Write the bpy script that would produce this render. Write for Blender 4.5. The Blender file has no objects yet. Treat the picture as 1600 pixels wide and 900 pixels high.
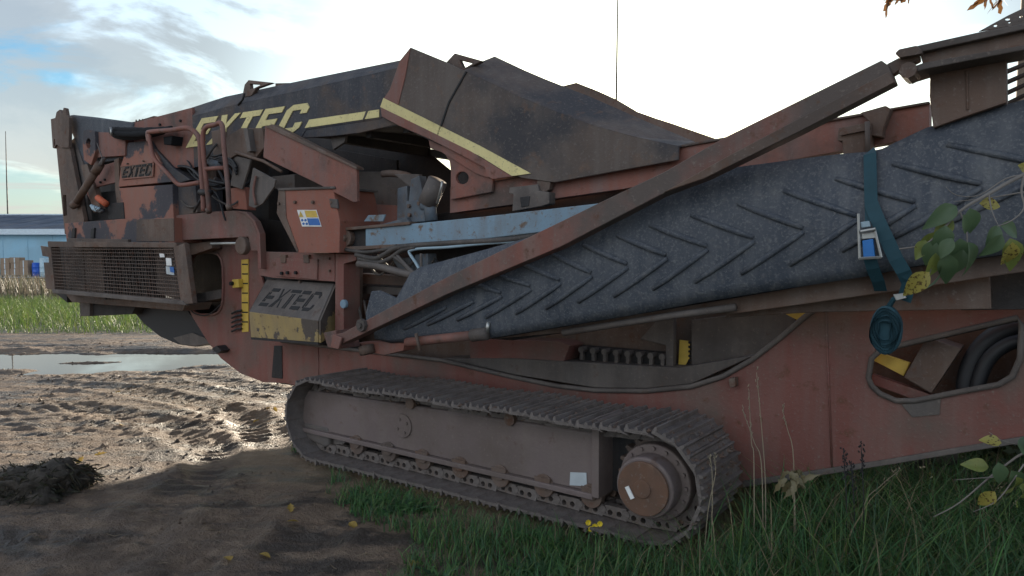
import bpy, bmesh, math, random
from mathutils import Vector, Matrix, noise
from mathutils.geometry import tessellate_polygon
random.seed(7)
S = bpy.context.scene
COL = S.collection
# ------------------------------------------------------------------ camera
F, H, TH = 1164.0, 1.6, math.atan(55/1164)
cd = bpy.data.cameras.new('camera'); cam = bpy.data.objects.new('camera', cd); COL.objects.link(cam)
cd.sensor_width = 36; cd.lens = F/1600*36; cd.clip_start = .05; cd.clip_end = 3000
cam.location = (0, 0, H); cam.rotation_euler = (math.pi/2-TH, 0, 0)
S.camera = cam
# ------------------------------------------------------------------ light
SUN_AZ, SUN_EL = math.radians(7.5), math.radians(9.2)      # right of the view axis (+Y), above the horizon
VX, DX = 12.6, 7.7
W = bpy.data.worlds.new('World'); S.world = W; W.use_nodes = True
def build_world():
    nt = W.node_tree; N = nt.nodes; L = nt.links; N.clear()
    out = N.new('ShaderNodeOutputWorld'); bg = N.new('ShaderNodeBackground'); bg.inputs[1].default_value = .15
    sky = N.new('ShaderNodeTexSky'); sky.sky_type = 'NISHITA'; sky.sun_disc = False
    sky.sun_elevation = SUN_EL; sky.sun_rotation = SUN_AZ; sky.air_density = 1.0; sky.dust_density = 1.2; sky.ozone_density = 1.4
    tc = N.new('ShaderNodeTexCoord')
    sep = N.new('ShaderNodeSeparateXYZ'); L.new(tc.outputs['Generated'], sep.inputs[0])
    def math_(op, a, b=None, c=None):
        m = N.new('ShaderNodeMath'); m.operation = op
        for i, x in enumerate((a, b, c)):
            if x is None: continue
            if hasattr(x, 'links'): L.new(x, m.inputs[i])
            else: m.inputs[i].default_value = x
        return m.outputs[0]
    z = math_('MAXIMUM', sep.outputs[2], 0.0); zz = math_('ADD', z, .16)
    cx = math_('DIVIDE', sep.outputs[0], zz); cy = math_('DIVIDE', sep.outputs[1], zz)
    cmb = N.new('ShaderNodeCombineXYZ'); L.new(cx, cmb.inputs[0]); L.new(cy, cmb.inputs[1]); cmb.inputs[2].default_value = 3.7
    def nz(scale, det, off):
        mp = N.new('ShaderNodeMapping'); mp.inputs['Location'].default_value = off; L.new(cmb.outputs[0], mp.inputs[0])
        n = N.new('ShaderNodeTexNoise'); n.inputs['Scale'].default_value = scale; n.inputs['Detail'].default_value = det
        n.inputs['Roughness'].default_value = .58; n.inputs['Distortion'].default_value = .5; L.new(mp.outputs[0], n.inputs[0]); return n.outputs[0]
    def ramp(x, a, b):
        r = N.new('ShaderNodeMapRange'); r.interpolation_type = 'SMOOTHSTEP'; r.inputs[1].default_value = a; r.inputs[2].default_value = b
        L.new(x, r.inputs[0]); return r.outputs[0]
    dt = N.new('ShaderNodeVectorMath'); dt.operation = 'DOT_PRODUCT'; L.new(tc.outputs['Generated'], dt.inputs[0])
    dt.inputs[1].default_value = (math.sin(SUN_AZ)*math.cos(SUN_EL), math.cos(SUN_AZ)*math.cos(SUN_EL), math.sin(SUN_EL))
    lean = math_('MULTIPLY', math_('MAXIMUM', math_('SUBTRACT', dt.outputs['Value'], .80), -.25), 1.3)
    veil = ramp(math_('ADD', nz(.80, 7, (VX, .4, 0)), lean), .43, .56)        # thin cloud sheet, denser towards the sun
    dark = ramp(nz(1.25, 9, (DX, 2.2, 0)), .44, .52)      # thicker grey clouds
    front = math_('MULTIPLY_ADD', dt.outputs['Value'], -.5, .5)          # clouds facing the sun are lit white, brightened to add fill light
    def mix(f, a, b):
        m = N.new('ShaderNodeMix'); m.data_type = 'RGBA'
        if hasattr(f, 'links'): L.new(f, m.inputs[0])
        else: m.inputs[0].default_value = f
        for i, x in ((6, a), (7, b)):
            if hasattr(x, 'links'): L.new(x, m.inputs[i])
            else: m.inputs[i].default_value = (*x, 1)
        return m.outputs[2]
    def scale(col, k, add):
        v = N.new('ShaderNodeVectorMath'); v.operation = 'MULTIPLY_ADD'; L.new(col, v.inputs[0]); v.inputs[1].default_value = k; v.inputs[2].default_value = add
        return v.outputs[0]
    s = sky.outputs[0]
    def lit(k, lo, hi):
        v = N.new('ShaderNodeVectorMath'); v.operation = 'SCALE'; v.inputs[0].default_value = hi; L.new(front, v.inputs['Scale'])
        a = N.new('ShaderNodeVectorMath'); a.operation = 'ADD'; L.new(v.outputs[0], a.inputs[0]); L.new(scale(s, k, lo), a.inputs[1]); return a.outputs[0]
    s = scale(s, (.19, .32, .43), (0, 0, 0))
    c = mix(veil, s, lit((1.5, 1.12, .95), (.50, .48, .46), (4.6, 4.6, 4.6)))
    thin = math_('SUBTRACT', 1.0, ramp(dt.outputs['Value'], .86, .95))      # clouds burn out near the sun
    c = mix(math_('MULTIPLY', math_('MULTIPLY', dark, thin), .85), c, lit((.42, .31, .25), (.42, .42, .43), (4.4, 4.5, 4.7)))
    hz = math_('MULTIPLY', math_('SUBTRACT', 1.0, ramp(sep.outputs[2], .0, .20)), .62)      # pale air low over the horizon
    c = mix(hz, c, (1.75, 1.72, 1.68))
    L.new(c, bg.inputs[0]); L.new(bg.outputs[0], out.inputs[0])
build_world()
sd = bpy.data.lights.new('sun', 'SUN'); sd.energy = 5.0; sd.angle = math.radians(.6); sd.color = (1, .86, .68)
sun = bpy.data.objects.new('sun', sd); COL.objects.link(sun)
sun.rotation_euler = Vector((-math.sin(SUN_AZ)*math.cos(SUN_EL), -math.cos(SUN_AZ)*math.cos(SUN_EL), -math.sin(SUN_EL))).to_track_quat('-Z', 'Y').to_euler()
sun.location = (5, 20, 12)
S.view_settings.view_transform = 'Standard'; S.view_settings.look = 'None'; S.view_settings.gamma = 1; S.view_settings.use_curve_mapping = False
S.view_settings.exposure = 1.55

# ------------------------------------------------------------------ measuring: picture rays cut with the real planes of the place
def ray(px, py):
    x = (px-800)/F; y = (450-py)/F
    return Vector((x, math.cos(TH)+y*math.sin(TH), -math.sin(TH)+y*math.cos(TH)))
def G(px, py, z=0.0):
    d = ray(px, py); t = (z-H)/d.z; return Vector((d.x*t, d.y*t, z))
def D(px, py, dist):                       # point at depth dist along the view axis
    d = ray(px, py); return Vector((0, 0, H))+d*(dist/d.y)
A0, B0 = G(470, 702), G(1040, 838)
EU = (B0-A0).normalized(); EV = Vector((-EU.y, EU.x, 0))
def Q(px, py, v):                          # machine coordinates (along, across, up) on the lengthwise plane v
    d = ray(px, py); t = (A0.dot(EV)+v)/d.dot(EV); p = d*t
    q = Vector((p.x-A0.x, p.y-A0.y, 0))
    return Vector((q.dot(EU), v, H+d.z*t))
# ------------------------------------------------------------------ materials
MATS = {}
def paint(name, base, dirt, rust, d0=.48, d1=.62, r0=.60, r1=.72, rough=.65, metal=0, dust=.35, dustcol=(.17, .14, .12), sc=1.0, bump=.25, spec=.35, sp=(.60, .70)):
    m = bpy.data.materials.new(name); m.use_nodes = True; nt = m.node_tree; N = nt.nodes; L = nt.links
    b = N['Principled BSDF']; b.inputs['Roughness'].default_value = rough; b.inputs['Metallic'].default_value = metal
    b.inputs['Specular IOR Level'].default_value = spec
    tc = N.new('ShaderNodeTexCoord')
    def nz(scale, det, st=(1, 1, 1), off=(0, 0, 0), rg=.62):
        mp = N.new('ShaderNodeMapping'); mp.inputs['Scale'].default_value = st; mp.inputs['Location'].default_value = off
        L.new(tc.outputs['Object'], mp.inputs[0])
        n = N.new('ShaderNodeTexNoise'); n.inputs['Scale'].default_value = scale*sc; n.inputs['Detail'].default_value = det; n.inputs['Roughness'].default_value = rg
        L.new(mp.outputs[0], n.inputs[0]); return n.outputs[0]
    def rg(x, a, b_, lo=0, hi=1):
        r = N.new('ShaderNodeMapRange'); r.inputs[1].default_value = a; r.inputs[2].default_value = b_; r.inputs[3].default_value = lo; r.inputs[4].default_value = hi
        L.new(x, r.inputs[0]); return r.outputs[0]
    def mix(f, a, c):
        k = N.new('ShaderNodeMix'); k.data_type = 'RGBA'; L.new(f, k.inputs[0])
        for i, x in ((6, a), (7, c)):
            if hasattr(x, 'links'): L.new(x, k.inputs[i])
            else: k.inputs[i].default_value = (*x, 1)
        return k.outputs[2]
    big = nz(1.7, 9, off=(random.random()*9, 0, 0)); fine = nz(11, 6); streak = nz(5, 5, (1.6, 1.6, .14)); speck = nz(48, 3)
    c = mix(rg(nz(.8, 3), .35, .65), base, tuple(x*.78 for x in base))
    c = mix(rg(streak, .42, .68, 0, dust), c, dustcol)
    c = mix(rg(big, d0, d1), c, dirt)
    c = mix(rg(fine, r0, r1, 0, .9), c, rust)
    c = mix(rg(speck, sp[0], sp[1], 0, .6), c, dustcol)
    L.new(c, b.inputs['Base Color'])
    L.new(rg(big, .3, .7, max(.2, rough-.14), min(1, rough+.2)), b.inputs['Roughness'])
    bp = N.new('ShaderNodeBump'); bp.inputs['Strength'].default_value = bump; bp.inputs['Distance'].default_value = .01
    ad = N.new('ShaderNodeMath'); ad.operation = 'ADD'; L.new(fine, ad.inputs[0]); L.new(speck, ad.inputs[1]); L.new(ad.outputs[0], bp.inputs['Height'])
    L.new(bp.outputs[0], b.inputs['Normal'])
    MATS[name] = m; return m
def plain(name, col, rough=.6, metal=0, spec=.5):
    m = bpy.data.materials.new(name); m.use_nodes = True; b = m.node_tree.nodes['Principled BSDF']
    b.inputs['Base Color'].default_value = (*col, 1); b.inputs['Roughness'].default_value = rough; b.inputs['Metallic'].default_value = metal
    b.inputs['Specular IOR Level'].default_value = spec
    N = m.node_tree.nodes; L = m.node_tree.links; tc = N.new('ShaderNodeTexCoord'); n = N.new('ShaderNodeTexNoise'); n.inputs['Scale'].default_value = 14; n.inputs['Detail'].default_value = 5
    k = N.new('ShaderNodeMix'); k.data_type = 'RGBA'; L.new(tc.outputs['Object'], n.inputs[0]); L.new(n.outputs[0], k.inputs[0])
    k.inputs[6].default_value = (*[x*.7 for x in col], 1); k.inputs[7].default_value = (*[min(1, x*1.25) for x in col], 1); L.new(k.outputs[2], b.inputs['Base Color'])
    MATS[name] = m; return m
BROWN, GRIME, RUST = (.085, .058, .045), (.055, .048, .045), (.10, .042, .022)
paint('red', (.235, .095, .07), (.095, .07, .06), RUST, .50, .64, .60, .72, dust=.55, dustcol=(.165, .13, .12))
paint('red_clean', (.27, .098, .066), (.13, .085, .07), RUST, .60, .74, .66, .78, dust=.3)
paint('hull_red', (.195, .073, .058), (.12, .088, .072), RUST, .47, .66, .61, .74, dust=.35, rough=.55)
paint('camo', (.27, .112, .078), (.055, .052, .06), RUST, .50, .53, .64, .74, dust=.4)
paint('navy', (.036, .038, .048), (.095, .07, .056), (.12, .07, .05), .46, .60, .60, .76, dust=.45, dustcol=(.11, .10, .095), sp=(.56, .68))
paint('hopper', (.10, .075, .062), (.048, .046, .05), (.13, .08, .055), .46, .62, .58, .74, dust=.5, dustcol=(.14, .12, .105), sp=(.57, .68))
paint('yellow', (.62, .44, .12), (.30, .22, .10), (.14, .09, .05), .60, .76, .64, .74, dust=.25)
paint('letter_yellow', (.74, .64, .30), (.42, .34, .15), (.2, .13, .06), .60, .76, .66, .74, dust=.15)
paint('yellow_flake', (.38, .28, .12), (.095, .078, .066), (.10, .06, .04), .50, .515, .60, .7, dust=.4, sc=1.5)
paint('beam_blue', (.20, .30, .38), (.17, .19, .20), (.14, .085, .05), .52, .72, .58, .66, dust=.35)
paint('strut', (.20, .08, .06), (.10, .08, .07), RUST, .40, .60, .6, .72, dust=.55)
paint('rust_steel', (.13, .082, .06), (.085, .065, .055), RUST, .46, .62, .56, .7, dust=.5)
paint('grey_steel', (.115, .10, .092), (.075, .062, .055), (.09, .055, .04), .48, .66, .6, .74, dust=.5)
paint('blue_steel', (.10, .125, .15), (.06, .06, .065), (.10, .06, .04), .5, .66, .6, .74, dust=.4)
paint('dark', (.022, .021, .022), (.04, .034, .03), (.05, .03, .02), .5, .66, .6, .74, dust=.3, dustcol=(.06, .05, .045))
paint('track_steel', (.15, .13, .122), (.085, .068, .058), (.12, .075, .05), .46, .62, .55, .70, rough=.6, dust=.6, dustcol=(.21, .175, .15), bump=.7)
paint('track_frame', (.175, .135, .128), (.12, .092, .08), (.10, .06, .045), .44, .66, .6, .75, dust=.55, rough=.6)
paint('hub_rust', (.17, .085, .05), (.11, .065, .045), (.2, .12, .08), .46, .6, .6, .74, dust=.3)
paint('belt', (.050, .060, .078), (.068, .076, .09), (.11, .112, .115), .45, .7, .56, .76, rough=.62, dust=.5, dustcol=(.15, .155, .16), bump=.35, sc=1.6, sp=(.52, .66))
paint('hose', (.075, .066, .06), (.05, .045, .042), (.12, .10, .085), .46, .62, .58, .7, rough=.6)
paint('radiator', (.085, .06, .048), (.055, .045, .04), (.03, .03, .034), .46, .6, .58, .7)
paint('orange', (.55, .12, .05), (.32, .10, .06), RUST, .6, .74, .66, .76)
plain('rubber', (.014, .015, .018), .55); plain('tarp', (.012, .013, .015), .85, 0, .2); plain('strap', (.012, .055, .075), .75)
plain('strap_blue', (.01, .14, .42), .5); plain('zinc', (.38, .38, .36), .42, .8); plain('white', (.70, .70, .68), .5); plain('sign_blue', (.02, .12, .38), .5)
plain('sign_yellow', (.55, .37, .06), .5); plain('black', (.008, .008, .009), .7); plain('pale_sticker', (.42, .46, .48), .5); plain('coil', (.28, .38, .44), .45)

# ------------------------------------------------------------------ mesh helpers
def link(name, me, mat, parent=None, smooth=False, bevel=0):
    o = bpy.data.objects.new(name, me); COL.objects.link(o)
    if mat and not me.materials: me.materials.append(MATS[mat] if isinstance(mat, str) else mat)
    if parent: o.parent = parent
    if smooth: me.shade_smooth()
    if bevel:
        b = o.modifiers.new('bevel', 'BEVEL'); b.width = bevel; b.segments = 2; b.limit_method = 'ANGLE'; b.angle_limit = math.radians(35)
    return o
def obj(name, vs, fs, mat, parent=None, smooth=False, bevel=0):
    me = bpy.data.meshes.new(name); me.from_pydata([tuple(v) for v in vs], [], fs); me.validate(); me.update()
    bm = bmesh.new(); bm.from_mesh(me); bmesh.ops.recalc_face_normals(bm, faces=bm.faces); bm.to_mesh(me); bm.free()
    return link(name, me, mat, parent, smooth, bevel)
class MB:
    def __init__(s): s.v = []; s.f = []
    def add(s, vs, fs):
        n = len(s.v); s.v += [Vector(x) for x in vs]; s.f += [tuple(i+n for i in f) for f in fs]; return s
    def box(s, a, b):
        (x0, y0, z0), (x1, y1, z1) = a, b
        return s.add([(x0, y0, z0), (x1, y0, z0), (x1, y1, z0), (x0, y1, z0), (x0, y0, z1), (x1, y0, z1), (x1, y1, z1), (x0, y1, z1)],
                     [(3, 2, 1, 0), (4, 5, 6, 7), (0, 1, 5, 4), (1, 2, 6, 5), (2, 3, 7, 6), (3, 0, 4, 7)])
    def prism(s, loops, off):                 # loops: outer + holes (3-D points); off: extrusion vector
        off = Vector(off); pts = [Vector(p) for l in loops for p in l]; n = len(pts)
        tris = tessellate_polygon([[Vector(p) for p in l] for l in loops])
        fs = [tuple(t) for t in tris]+[tuple(i+n for i in reversed(t)) for t in tris]
        k = 0
        for l in loops:
            m = len(l); fs += [(k+i, k+(i+1) % m, n+k+(i+1) % m, n+k+i) for i in range(m)]; k += m
        return s.add(pts+[p+off for p in pts], fs)
    def tube(s, pts, r, n=8, closed=False):
        pts = [Vector(p) for p in pts]; m = len(pts); rs = r if isinstance(r, (list, tuple)) else [r]*m
        up = None; vs = []
        for i, p in enumerate(pts):
            a = pts[(i-1) % m] if (closed or i) else p; b = pts[(i+1) % m] if (closed or i < m-1) else p
            t = (b-a).normalized()
            if up is None: up = t.orthogonal().normalized()
            up = (up-t*up.dot(t)).normalized(); sd_ = t.cross(up)
            vs += [p+(up*math.cos(2*math.pi*k/n)+sd_*math.sin(2*math.pi*k/n))*rs[i] for k in range(n)]
        fs = [(i*n+k, i*n+(k+1) % n, ((i+1) % m)*n+(k+1) % n, ((i+1) % m)*n+k) for i in range(m if closed else m-1) for k in range(n)]
        if not closed: fs += [tuple(range(n))[::-1], tuple((m-1)*n+k for k in range(n))]
        return s.add(vs, fs)
    def disc(s, c, r, v0, v1, n=24, r1=None):  # cylinder along the across axis
        r1 = r if r1 is None else r1
        vs = [(c[0]+r*math.cos(2*math.pi*k/n), v0, c[1]+r*math.sin(2*math.pi*k/n)) for k in range(n)]+[(c[0]+r1*math.cos(2*math.pi*k/n), v1, c[1]+r1*math.sin(2*math.pi*k/n)) for k in range(n)]
        return s.add(vs, [tuple(range(n)), tuple(range(2*n-1, n-1, -1))]+[(k, (k+1) % n, n+(k+1) % n, n+k) for k in range(n)])
    def build(s, name, mat, parent=None, smooth=False, bevel=0): return obj(name, s.v, s.f, mat, parent, smooth, bevel)
def smooth_path(pts, n=6):                   # Catmull-Rom
    pts = [Vector(p) for p in pts]; out = []
    for i in range(len(pts)-1):
        p0, p1, p2, p3 = pts[max(0, i-1)], pts[i], pts[i+1], pts[min(len(pts)-1, i+2)]
        for k in range(n):
            t = k/n; out.append(.5*((2*p1)+(p2-p0)*t+(2*p0-5*p1+4*p2-p3)*t*t+(3*p1-p0-3*p2+p3)*t**3))
    return out+[pts[-1]]
def tag(o, label=None, cat=None, group=None, kind=None):
    if label: o['label'] = label
    if cat: o['category'] = cat
    if group: o['group'] = group
    if kind: o['kind'] = kind
    return o
def empty(name, loc=(0, 0, 0), rz=0):
    o = bpy.data.objects.new(name, None); COL.objects.link(o); o.location = loc; o.rotation_euler = (0, 0, rz); o.empty_display_size = .2; return o

# ------------------------------------------------------------------ the machine
M = empty('screening_machine', A0, math.atan2(EU.y, EU.x))
tag(M, 'rusty red tracked screening machine with a folded chevron conveyor along its side', 'machine')
def pts(pp, v): return [Q(p[0], p[1], p[2] if len(p) > 2 else v) for p in pp]
def pl(name, pp, v, t, mat, parent=M, holes=(), bevel=.005):      # plate: outline on plane v, t thick away from the viewer side
    return MB().prism([pts(pp, v)]+[pts(h, v) for h in holes], (0, t, 0)).build(name, mat, parent, False, bevel)
def tb(name, pp, r, mat, parent=M, v=.2, n=10, sm=0):
    p = pts(pp, v); p = smooth_path(p, sm) if sm else p
    return MB().tube(p, r, n).build(name, mat, parent, True)
def bolts(parent, pp, v, r=.018, mat='rust_steel'):
    for p in pp:
        q = Q(p[0], p[1], v); MB().disc((q.x, q.z), r, v-.018, v+.01, 6).build('bolt', mat, parent)
def oval(cx, cy, rx, ry, n=14, e=1.0, slope=0):
    o = []
    for k in range(n):
        a = 2*math.pi*k/n; c, s_ = math.cos(a), math.sin(a)
        x = math.copysign(abs(c)**e, c)*rx; y = math.copysign(abs(s_)**e, s_)*ry; o.append((cx+x, cy+y+slope*x))
    return o
LET = {'E': [[(0, 0), (.92, 0), (.92, .2), (.3, .2), (.3, .4), (.86, .4), (.86, .6), (.3, .6), (.3, .8), (.92, .8), (.92, 1), (0, 1)]],
       'X': [[(0, 0), (.3, 0), (.5, .33), (.7, 0), (1, 0), (.66, .5), (1, 1), (.7, 1), (.5, .67), (.3, 1), (0, 1), (.34, .5)]],
       'T': [[(.35, 0), (.65, 0), (.65, .8), (1, .8), (1, 1), (0, 1), (0, .8), (.35, .8)]],
       'C': [[(.2, 0), (.8, 0), (1, .16), (1, .36), (.7, .36), (.7, .2), (.3, .2), (.3, .8), (.7, .8), (.7, .66), (1, .66), (1, .84), (.8, 1), (.2, 1), (0, .84), (0, .16)]]}
STEN = {'E': [[(0, 0), (.9, 0), (.9, .18), (0, .18)], [(.16, .41), (.86, .41), (.86, .59), (.16, .59)], [(.1, .82), (.92, .82), (.92, 1), (.1, 1)], [(0, .24), (.1, .24), (.1, .76), (0, .76)], [(.17, .24), (.27, .24), (.27, .36), (.17, .36)], [(.17, .64), (.27, .64), (.27, .78), (.17, .78)]],
        'X': [[(0, 0), (.16, 0), (.92, 1), (.78, 1)], [(.24, 0), (.36, 0), (.62, .40), (.55, .46)], [(.66, .44), (.9, 0), (1, 0), (.74, .5)], [(.05, 1), (.2, 1), (.42, .62), (.35, .5)]],
        'T': [[(.3, 0), (.42, 0), (.42, .78), (.3, .78)], [(.5, 0), (.64, 0), (.64, .78), (.5, .78)], [(0, .84), (1, .84), (1, 1), (0, 1)]],
        'C': [[(.2, 0), (.8, 0), (1, .16), (1, .34), (.86, .34), (.8, .17), (.2, .17)], [(0, .16), (.12, .1), (.12, .9), (0, .84)], [(.2, .22), (.3, .22), (.3, .8), (.2, .8)], [(.2, .84), (.78, .84), (.9, .68), (1, .68), (1, .86), (.8, 1), (.2, 1)]]}
def word(text, bl, br, tr, tl, t, mat, parent, font=LET, gap=.14, name='letter'):
    bl, br, tr, tl = map(Vector, (bl, br, tr, tl)); nrm = (br-bl).cross(tl-bl).normalized()
    n = len(text); w = 1/(n+gap*(n-1))
    for i, ch in enumerate(text):
        x0 = i*w*(1+gap); mb = MB()
        for lp in font[ch]:
            P = [(bl.lerp(br, x0+x*w)).lerp(tl.lerp(tr, x0+x*w), y) for x, y in lp]
            mb.prism([[p-nrm*.002 for p in P]], nrm*(t+.002))
        mb.build(name, mat, parent)

# --- hull: one long side plate, with its far twin and floor
arch = [(403, 440), (440, 533), (540, 545), (690, 563), (800, 589), (870, 603), (930, 610), (1010, 611), (1080, 604), (1130, 588), (1175, 562), (1220, 527), (1255, 497), (1290, 470)]
front = [(272, 338), (340, 330), (366, 329), (382, 334), (394, 346), (401, 362), (404, 385), (404, 420)]
low = [(1850, 470), (1850, 650), (1600, 692), (1380, 728), (1160, 762), (1000, 755), (700, 690), (520, 618), (447, 599), (410, 597), (375, 583), (345, 560), (325, 535), (300, 495), (275, 440)]
hole1 = oval(323, 443, 26, 49, 18, .55); hole2 = [(1357, 590), (1362, 560), (1378, 545), (1400, 541), (1590, 497), (1597, 510), (1594, 560), (1582, 588), (1560, 601), (1500, 612), (1430, 626), (1400, 626), (1375, 615), (1362, 603)]
hull = pl('hull_side', front+arch[1:]+low, .52, .025, 'hull_red', holes=[hole1, hole2])
def ring(name, loop, v, r, mat, parent): return MB().tube(pts(loop, v), r, 6, True).build(name, mat, parent, True)
ring('opening_rim', hole1, .515, .014, 'hull_red', hull); ring('opening_rim', hole2, .512, .016, 'grey_steel', hull)
tb('hull_flange', arch[1:], .016, 'grey_steel', hull, v=.51)
far_hull = MB().prism([[Vector((p.x, 2.03, p.z)) for p in pts(front+arch[1:]+low, .52)]], (0, .025, 0)).build('far_hull_side', 'hull_red', M)
pl('hole_backing', [(282, 385), (404, 385), (404, 540), (345, 540), (300, 480)], .95, .02, 'dark')  # near-black sheet added so the inside of the opening reads as shade
MB().box((-1.0, .55, .36), (3.6, 2.04, .42)).build('hull_floor', 'dark', M)
pl('hull_end_strip', [(1160, 752), (1380, 719), (1600, 682), (1850, 640), (1850, 650), (1600, 692), (1380, 728), (1160, 762)], .50, .02, 'grey_steel', hull)
pl('drain_strip', [(428, 540), (440, 540), (441, 592), (424, 590)], .512, .007, 'dark', hull)
pl('step_lug', [(330, 545), (338, 540), (346, 548), (340, 553)], .42, .1, 'dark', hull)
tb('weld_seam', [(497, 543), (498, 610)], .006, 'hull_red', hull, v=.518); tb('weld_seam', [(1290, 475), (1300, 735)], .006, 'hull_red', hull, v=.518); pl('lug', [(1138, 592), (1148, 590), (1149, 604), (1140, 606)], .46, .06, 'rust_steel', hull); pl('patch_plate', [(1408, 632), (1470, 622), (1468, 648), (1425, 652)], .512, .006, 'grey_steel', hull)
tb('cable', [(293, 478), (305, 490), (325, 492), (345, 476)], .008, 'rubber', hull, v=.505, sm=4)
pl('hole_shelf', [(300, 460), (345, 452), (345, 466), (302, 474)], .56, .3, 'grey_steel', hull)
# inside the arch
rec = pl('recess_panel', [(560, 470), (1300, 440), (1300, 640), (560, 640)], .80, .02, 'rust_steel')
pl('recess_box', [(733, 530), (872, 533), (890, 540), (874, 583), (735, 566)], .58, .2, 'hull_red')
pl('recess_sill', [(690, 560), (800, 560), (1060, 575), (1180, 555), (1080, 600), (1010, 607), (930, 606), (800, 585)], .56, .22, 'grey_steel')
vb = pl('valve_bank', [(905, 541), (1045, 553), (1045, 588), (905, 574)], .68, .1, 'dark')
for k in range(8):
    q = Q(912+k*18, 548+k*1.6, .66); MB().disc((q.x, q.z+.01), .022, .62, .70, 8).box((q.x-.012, .63, q.z-.06), (q.x+.012, .66, q.z+.03)).build('valve', 'grey_steel', vb)
pl('recess_bracket', [(1000, 530), (1030, 497), (1052, 497), (1052, 590), (1040, 590), (1040, 540)], .64, .05, 'grey_steel')
lab = pl('recess_label', [(1062, 531), (1078, 533), (1077, 560), (1070, 572), (1060, 570)], .72, .004, 'sign_yellow', bevel=0)
for k in range(6): tb('cable_end', [(1076, 535+k*7), (1088, 536+k*7), (1096, 540+k*7)], .008, 'rubber', M, v=.71)
pl('corner_label', [(1222, 488), (1262, 488), (1252, 503)], .60, .006, 'sign_yellow', bevel=0)
pl('recess_side', [(1080, 500), (1240, 480), (1240, 520), (1175, 570), (1080, 605)], .70, .03, 'grey_steel')
# inside the tail opening
pl('yellow_bar', [(1364, 548), (1422, 567), (1412, 588), (1362, 562)], .66, .03, 'sign_yellow'); pl('cross_bar', [(1362, 585), (1470, 622), (1470, 640), (1362, 600)], .64, .06, 'hull_red')
pl('drive_guard', [(1448, 527), (1502, 545), (1455, 615), (1412, 590)], .62, .2, 'rust_steel'); pl('tail_inner_panel', [(1300, 480), (1900, 400), (1900, 640), (1300, 640)], .95, .02, 'rust_steel')
tb('coiled_hose', [(1510, 640), (1512, 590), (1530, 548), (1560, 522), (1600, 511), (1650, 515)], .05, 'rubber', M, v=.68, sm=5)
tb('coiled_hose', [(1525, 640), (1530, 595), (1546, 560), (1575, 538), (1610, 530)], .035, 'rubber', M, v=.62, sm=5)
# --- yellow rule, emergency stop, cable stubs on the front of the hull
rule = pl('rule_label', [(377, 406), (388, 405), (388, 518), (378, 519)], .512, .006, 'sign_yellow', hull, bevel=0)
for k in range(7): pl('rule_mark', [(378, 412+k*15), (387, 412+k*15), (387, 414+k*15), (378, 414+k*15)], .509, .004, 'black', rule, bevel=0)
es = pl('stop_button', [(362, 437), (372, 436), (373, 449), (363, 450)], .46, .06, 'sign_yellow', hull); q = Q(361, 443, .44); MB().disc((q.x, q.z), .02, .43, .47, 12).build('button', 'black', es)
for k in range(5): tb('cable_stub', [(362, 490+k*7), (370, 486+k*7), (377, 485+k*7)], .010, 'rubber', hull, v=.49)
bolts(hull, [(380, 384)], .50, .05); bolts(hull, [(380, 384)], .485, .025)

# --- tracks
IC, SC, RP = (.48, .35), (3.2, .355), .285
def track_path(s):
    Ls = SC[0]-IC[0]; a = math.pi*RP; P = 2*Ls+2*a; s %= P
    if s < Ls: x = IC[0]+s; sag = .018*math.sin(math.pi*3*s/Ls)**2; return (x, IC[1]+RP-sag), 0
    s -= Ls
    if s < a: t = math.pi/2-s/RP; return (SC[0]+RP*math.cos(t), SC[1]+RP*math.sin(t)), -(s/RP)
    s -= a
    if s < Ls: return (SC[0]-s, SC[1]-RP), -math.pi
    s -= Ls; t = -math.pi/2-s/RP; return (IC[0]+RP*math.cos(t), IC[1]+RP*math.sin(t)), -math.pi-s/RP
NSH = 47; PER = 2*(SC[0]-IC[0])+2*math.pi*RP; PIT = PER/NSH
sm = MB(); hp = PIT/2-.007
sm.prism([[(-hp, 0, 0), (hp, 0, 0), (hp+.034, 0, -.008), (hp+.034, 0, -.002), (hp, 0, .012), (hp-.012, 0, .02), (-hp, 0, .02)]], (0, .58, 0))
for gx, gh in ((-hp+.012, .042), (-.002, .036), (hp-.022, .036)): sm.prism([[(gx-.012, .004, .019), (gx+.012, .004, .019), (gx+.005, .004, gh), (gx-.005, .004, gh)]], (0, .572, 0))
shoe_me = sm.build('track_shoe', 'track_steel'); SHOE = shoe_me.data; bpy.data.objects.remove(shoe_me)
def hole(cx, cz, r, y): return [(cx+r*math.cos(-k*math.pi/4), y, cz+r*math.sin(-k*math.pi/4)) for k in range(8)]
lm = MB()
for y in (.17, .30):
    o_ = [(-PIT*.56, y, -.045), (-PIT*.5, y, -.075), (PIT*.36, y, -.075), (PIT*.52, y, -.05), (PIT*.54, y, -.012), (-PIT*.5, y, -.004)]
    lm.prism([o_, hole(-.03, -.036, .017, y), hole(.028, -.036, .017, y)], (0, .05, 0))
lm.add([], []); lm.tube([(PIT*.5, .165, -.045), (PIT*.5, .355, -.045)], .026, 8)
l_o = lm.build('track_link', 'track_steel'); LINK = l_o.data; bpy.data.objects.remove(l_o)
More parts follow.
